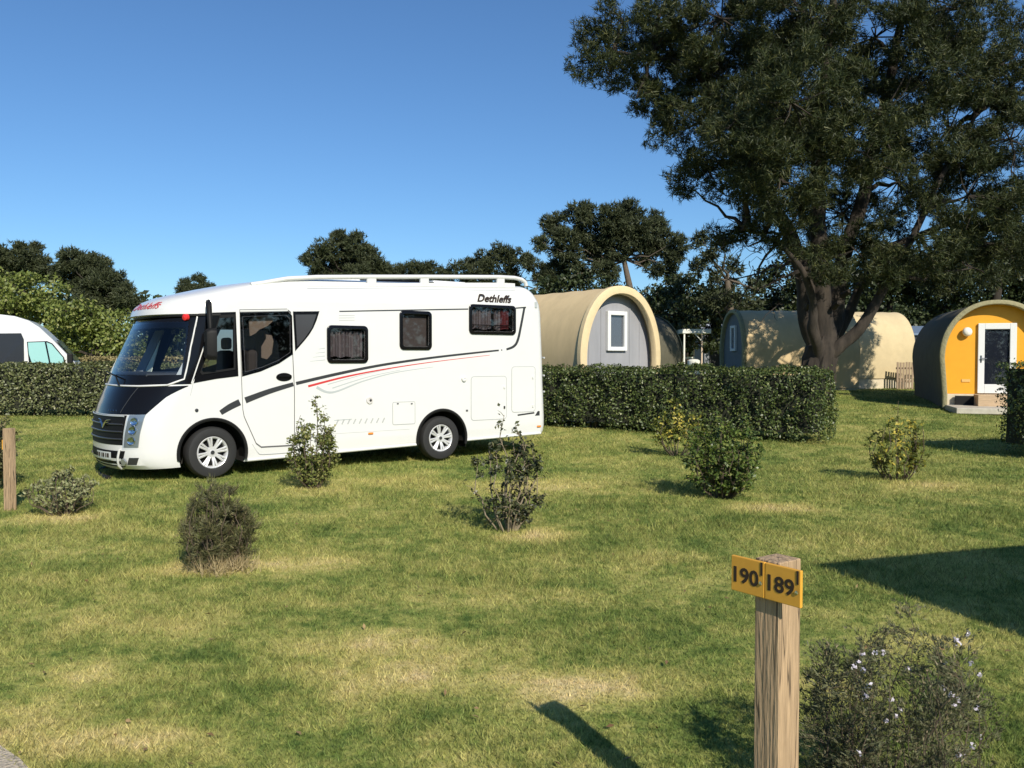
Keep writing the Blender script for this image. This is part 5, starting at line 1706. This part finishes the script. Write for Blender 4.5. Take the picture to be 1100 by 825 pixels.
# ---- wheels
def wheel(s_, t_, out, steer=0.0, R_=0.365, wd=0.225):
    root_M = Matrix.Translation((s_, t_, R_)) @ Matrix.Rotation(steer, 4, 'Z')
    o3 = Vector((0, out, 0))
    def tf(o):
        o.data.transform(root_M); return o
    mb = MB()
    prof = [(0.225, -wd / 2), (0.31, -wd / 2), (0.345, -wd / 2 + .015), (R_, -wd / 2 + .045), (R_, wd / 2 - .045), (0.345, wd / 2 - .012), (0.30, wd / 2), (0.245, wd / 2 - .004), (0.228, wd / 2 - .02)]
    mb.lathe(prof, (0, 0, 0), o3, 48); w_ = mb.build('wheel', RUBBER, MOTOR, smooth=35); tf(w_)
    mb = MB()
    mb.lathe([(0.228, wd / 2 - .02), (0.220, wd / 2 - .012), (0.205, wd / 2 - .02), (0.195, wd / 2 - .05), (0.19, wd / 2 - .10)], (0, 0, 0), o3, 40)
    mb.lathe([(0.0, wd / 2 - .025), (0.035, wd / 2 - .025), (0.04, wd / 2 - .035), (0.075, wd / 2 - .035), (0.085, wd / 2 - .05), (0.085, wd / 2 - .10)], (0, 0, 0), o3, 32)
    for k in range(8):
        a = 2 * math.pi * k / 8 + .2
        for da in (-.13, .13):
            c1, c2 = a + da * 1.0, a + da * .85
            p0 = Vector((math.cos(c1) * .075, out * (wd / 2 - .050), math.sin(c1) * .075)); p1 = Vector((math.cos(c2) * .212, out * (wd / 2 - .030), math.sin(c2) * .212))
            mb.tube([p0, p0.lerp(p1, .5) + Vector((0, out * .006, 0)), p1], [.016, .017, .019], 6)
    tf(mb.build('rim', ALLOY, w_, smooth=50, fix=False))
    mb = MB(); mb.lathe([(.205, wd / 2 - .085), (0, wd / 2 - .09)], (0, 0, 0), o3, 32); tf(mb.build('brake_disc', BLACKM, w_))
    mb = MB(); mb.lathe([(.03, wd / 2 - .024), (.026, wd / 2 - .019), (0, wd / 2 - .018)], (0, 0, 0), o3, 20); tf(mb.build('hub_cap', GREYD, w_))
    return w_


for s_, st in ((0.0, 0.10), (SAX, 0.0)):
    wheel(s_, 0.135, -1, st)
    wheel(s_, WID - 0.135, 1, st)
mb = MB(); mb.box((SAX + .50, 0.17, 0.36), (.02, .22, .34)); mb.box((0.47, 0.17, 0.36), (.02, .22, .34)); mb.build('mud_flap', BLACKM, MOTOR)
# chassis rails under the floor
mb = MB(); mb.box((2.4, WID / 2 - .45, .29), (6.0, .09, .14)); mb.box((2.4, WID / 2 + .45, .29), (6.0, .09, .14)); mb.box((SAX, WID / 2, .365), (.09, WID - .5, .09)); mb.box((1.9, .75, .26), (.8, .4, .2)); mb.build('chassis', BLACKM, MOTOR)

# ---- roof rail, roof equipment
rt = [(272, 306.8), (285, 305.0), (298, 302.6), (312, 300.2), (343, 298.7), (400, 298.3), (470, 298.2), (540, 298.4), (556, 299.2), (564, 301.0), (569, 305)]
rp = [side(*p) for p in rt]
TI = 0.10
mb = MB(); pts = []
for i in range(len(rp) - 1):
    for j in range(4): pts.append(Vector((rp[i][0] + (rp[i + 1][0] - rp[i][0]) * j / 4, TI, rp[i][1] + (rp[i + 1][1] - rp[i][1]) * j / 4 + .02)))
pts.append(Vector((rp[-1][0], TI, rp[-1][1] - .03)))
mb.tube(pts, 0.036, 8)
rl = mb.build('roof_rail', WHITE2, MOTOR, smooth=60, fix=False)
mb = MB(); mb.tube([p + Vector((0, WID - 2 * TI, 0)) for p in pts], 0.036, 8); mb.build('roof_rail', WHITE2, MOTOR, smooth=60, fix=False)
mb = MB(); qq = pts[4:-8]
mb.grid([[p + Vector((0, a, b_)) for p in qq] for a, b_ in ((-.02, -.10), (-.03, -.27), (.03, -.27), (.02, -.10), (-.02, -.10))]); mb.build('rail_base', WHITE2, rl, smooth=40)
for px in (402, 459, 541):
    a, z = side(px, 301); mb = MB(); mb.box((a, TI, z - .03), (.16, .05, .18)); mb.build('rail_foot', WHITE2, rl, bevel=.01)
zt_ = lambda s_: 2.89 + PITCHB * s_
for (s0, s1, hh, nm) in ((1.9, 2.7, .09, 'roof_vent'), (4.1, 4.8, .09, 'roof_vent')):
    mb = MB(); mb.box(((s0 + s1) / 2, WID / 2, zt_((s0 + s1) / 2) + hh / 2), (s1 - s0, .7, hh)); mb.build(nm, WHITE2, MOTOR, bevel=.03)
mb = MB(); mb.box((3.4, WID / 2, zt_(3.4) + .035), (1.2, 1.1, .05)); mb.build('solar_panel', BLACK, MOTOR, bevel=.008)

# ---- mirrors hung from the top of the pillars
def mirror(t_, sg):
    s0, z0 = side(224.5, 327); b_ = MB()
    s0 = s0 + .0
    p = [Vector((s0 + .06, t_ + sg * .16, z0 + .02)), Vector((s0, t_ + sg * .02, z0 + .03)), Vector((s0 - .06, t_ - sg * .20, z0 - .05)), Vector((s0 - .05, t_ - sg * .22, z0 - .40))]
    b_.tube(p, [.035, .042, .04, .03], 8)
    mr_ = b_.build('mirror_arm', BLACKM, MOTOR, smooth=60, fix=False)
    b_ = MB(); c = Vector((s0 - .02, t_ - sg * .22, z0 - .56))
    pr = rrect(-.10, -.22, .10, .22, .07, 5)
    b_.grid([[c + Vector((dx, a * k_, bb * k2)) for a, bb in pr + pr[:1]] for dx, k_, k2 in ((-.11, .15, .15), (-.10, .75, .85), (-.05, 1, 1), (.03, 1, 1))])
    b_.add([c + Vector((.03, a, bb)) for a, bb in pr], [list(range(len(pr)))])
    b_.build('mirror', BLACKM, mr_, smooth=50)
    b_ = MB(); b_.add([c + Vector((.032, a * .85, bb * .9)) for a, bb in pr], [list(range(len(pr)))]); b_.build('mirror_glass', CHROME, mr_)


mirror(0.0, 1); mirror(WID, -1)

# ---- rear: lamps and a cycle carrier
mb = MB()
zz0 = PITCHB * SREAR
for tt in (.55, WID - .55):
    mb.tube([(SREAR - .02, tt, .95 + zz0), (SREAR + .16, tt, .9 + zz0), (SREAR + .16, tt, 1.6 + zz0), (SREAR - .06, tt, 1.75 + zz0)], .02, 6)
for z in (.95, 1.25, 1.58): mb.tube([(SREAR + .16, .3, z + zz0), (SREAR + .16, WID - .3, z + zz0)], .018, 6)
mb.build('cycle_carrier', ALLOY, MOTOR, smooth=60, fix=False)
for tt in (.16, WID - .16):
    mb = MB(); mb.box((SREAR - .04, tt + (.14 if tt < 1 else -.14), .9 + zz0), (.05, .12, .6)); mb.build('tail_lamp', pmat('tail_red', (0.45, 0.02, 0.02), 0.2), MOTOR, bevel=.02)
mb = MB(); mb.box((SREAR - .07, WID / 2, 1.95 + zz0), (.04, 1.2, .5)); mb.build('rear_window', BLACK, MOTOR, bevel=.02)


# ================================================================== WHITE CAMPER VAN BEHIND THE LEFT HEDGE
def van():
    D = 26.8
    fx = at(88, 385, D).x
    z0 = gz(fx, D)
    root = empty('camper_van', 'white high roofed camper van with dark windows behind the left hedge', 'camper van', (fx, D, z0), math.radians(22))
    L = 5.9
    Wd = 2.0
    def X(px): return at(px, 385, D).x - fx
    def Zp(py): return at(40, py, D).z - z0
    prof = [(-L, .30), (-0.05, .30), (0.02, .55), (0.03, 0.95), (-0.08, 1.12), (X(81), Zp(389)), (X(74), Zp(381)), (X(60), Zp(364.5)), (X(56), Zp(360.5)), (X(48), Zp(352)), (X(38), Zp(345)), (X(25), Zp(340.5)), (X(8), Zp(338.5)), (-L + .3, Zp(339)), (-L + .08, Zp(343)), (-L, 2.2)]
    def inset(z): return 0.0 if z < 1.2 else 0.10 * ((z - 1.2) / 1.5) ** 1.3
    mb = MB(); n = len(prof)
    vs = [(x, inset(z), z) for x, z in prof] + [(x, Wd - inset(z), z) for x, z in prof]
    mb.add(vs, [list(range(n)), [2 * n - 1 - i for i in range(n)]] + [[i, (i + 1) % n, (i + 1) % n + n, i + n] for i in range(n)])
    bd = mb.build('body', WHITE, root, bevel=0.05)
    def sidep(name, px, mt, off, par=root):
        mb = MB(); pts = []
        for x, y in px:
            xx, zz = X(x), Zp(y); pts.append((xx, zz))
        mb.add([(x, inset(z) - off, z) for x, z in pts] + [(x, inset(z) - off + .008, z) for x, z in pts],
               [list(range(len(pts))), [2 * len(pts) - 1 - i for i in range(len(pts))]] + [[i, (i + 1) % len(pts), (i + 1) % len(pts) + len(pts), i + len(pts)] for i in range(len(pts))])
        return mb.build(name, mt, par)
    dark = pmat('van_dark_glass', (0.022, 0.02, 0.02), 0.15)
    teal = pmat('van_cab_glass', (0.30, 0.55, 0.52), 0.08)
    sidep('side_window', ((8, 359), (31, 358.5), (33.5, 365), (33.5, 396), (8, 396)), dark, .02)
    sidep('side_window', ((-40, 359), (5, 359), (5, 396), (-40, 396)), dark, .02)
    cwd = sidep('cab_window', ((36.2, 367.5), (55, 366.6), (60, 369), (71, 384), (74, 396), (46, 396), (38, 391)), BLACK, .02)
    sidep('pane', ((37.2, 368.3), (52.8, 367.6), (57.2, 393), (46.5, 392.6), (40.5, 389), (38, 380)), teal, .028, cwd)
    sidep('quarter_pane', ((54.5, 367.9), (59.3, 370), (70, 384.2), (71, 393), (58.8, 393)), teal, .028, cwd)
    # windscreen across the slope
    a, b_ = (X(61) + .05, Zp(365)), (X(79) + .05, Zp(386.5))
    mb = MB(); mb.add([(a[0], .22, a[1]), (a[0], Wd - .22, a[1]), (b_[0], Wd - .12, b_[1]), (b_[0], .12, b_[1])], [[0, 1, 2, 3]]); mb.build('windscreen', BLACK, root)
    mb = MB(); mb.box((X(77), -.13, Zp(385)), (.16, .16, .30)); mb.build('mirror', BLACKM, root, bevel=.03)
    mb = MB(); mb.box((0.03, Wd / 2, .45), (.1, Wd - .2, .28)); mb.build('bumper', GREYD, root, bevel=.04)
    for yy in (.22, Wd - .22):
        mb = MB(); mb.box((0.0, yy, .88), (.12, .3, .22)); mb.build('headlight', LAMPG, root, bevel=.03)
    for xx in (-.95, -4.6):
        for yy, sg in ((.1, -1), (Wd - .1, 1)):
            mb = MB(); mb.lathe([(0, .12), (.2, .12), (.22, .1), (.33, .1), (.35, .06), (.35, -.1), (.2, -.12)], (xx, yy, .35), (0, sg, 0), 28); wq = mb.build('wheel', RUBBER, root, smooth=40)
            mb = MB(); mb.lathe([(0, .128), (.12, .126), (.2, .124), (.21, .1)], (xx, yy, .35), (0, sg, 0), 24); mb.build('rim', ALLOY, wq, smooth=40)


van()

# ================================================================== CARAVAN OUTSIDE THE FRAME (its shade falls on the right lawn)
def caravan():
    h = 2.55
    sh = 1.0 / math.tan(SUN_EL)
    tip = ground(868, 607)
    c = Vector((tip.x + SUN_AZ.x * h * sh, tip.y + SUN_AZ.y * h * sh, 0))
    e1 = (ground(1100, 583) - ground(868, 607)); ang = math.atan2(e1.y, e1.x)
    root = empty('caravan', 'white touring caravan standing beside the right lawn', 'caravan', c, ang)
    L, Wd = 4.6, 2.1
    prof = [(0.0, .45), (0.0, 1.2), (0.0, h), (L - .5, h), (L - .1, h - .35), (L, 1.4), (L - .1, .45)]
    n = len(prof)
    mb = MB(); vs = [(x, 0, z) for x, z in prof] + [(x, -Wd, z) for x, z in prof]
    mb.add(vs, [list(range(n)), [2 * n - 1 - i for i in range(n)]] + [[i, (i + 1) % n, (i + 1) % n + n, i + n] for i in range(n)])
    mb.build('body', WHITE, root, bevel=.02)
    for x0, x1 in ((.5, 1.5), (2.6, 3.7)):
        for y in (.012, -Wd - .012):
            mb = MB(); mb.box(((x0 + x1) / 2, y, 1.65), (x1 - x0, .03, .6)); mb.build('window', BLACK, root, bevel=.012)
    mb = MB(); mb.box((-.012, -Wd / 2, 1.7), (.03, 1.4, .6)); mb.build('end_window', BLACK, root, bevel=.012)
    mb = MB(); mb.box((2.05, .014, 1.25), (.6, .02, 1.5)); mb.build('door', WHITE2, root, bevel=.01)
    for y in (-.12, -Wd + .12):
        mb = MB(); mb.lathe([(0, .1), (.2, .1), (.31, .08), (.33, .04), (.33, -.08), (.2, -.1)], (2.2, y, .33), (0, 1 if y > -1 else -1, 0), 28); mb.build('wheel', RUBBER, root, smooth=40)
    mb = MB(); mb.tube([(L - .1, -.4, .45), (L + 1.0, -Wd / 2, .45)], .04, 8); mb.tube([(L - .1, -Wd + .4, .45), (L + 1.0, -Wd / 2, .45)], .04, 8); mb.tube([(L + .95, -Wd / 2, .5), (L + .95, -Wd / 2, 0)], .035, 8); mb.build('drawbar', ALLOY, root, fix=False)
    for x in (.15, L - .5):
        mb = MB(); mb.tube([(x, -.25, .46), (x, -.25, 0)], .03, 6); mb.tube([(x, -Wd + .25, .46), (x, -Wd + .25, 0)], .03, 6); mb.build('corner_steady', ALLOY, root, fix=False)


caravan()
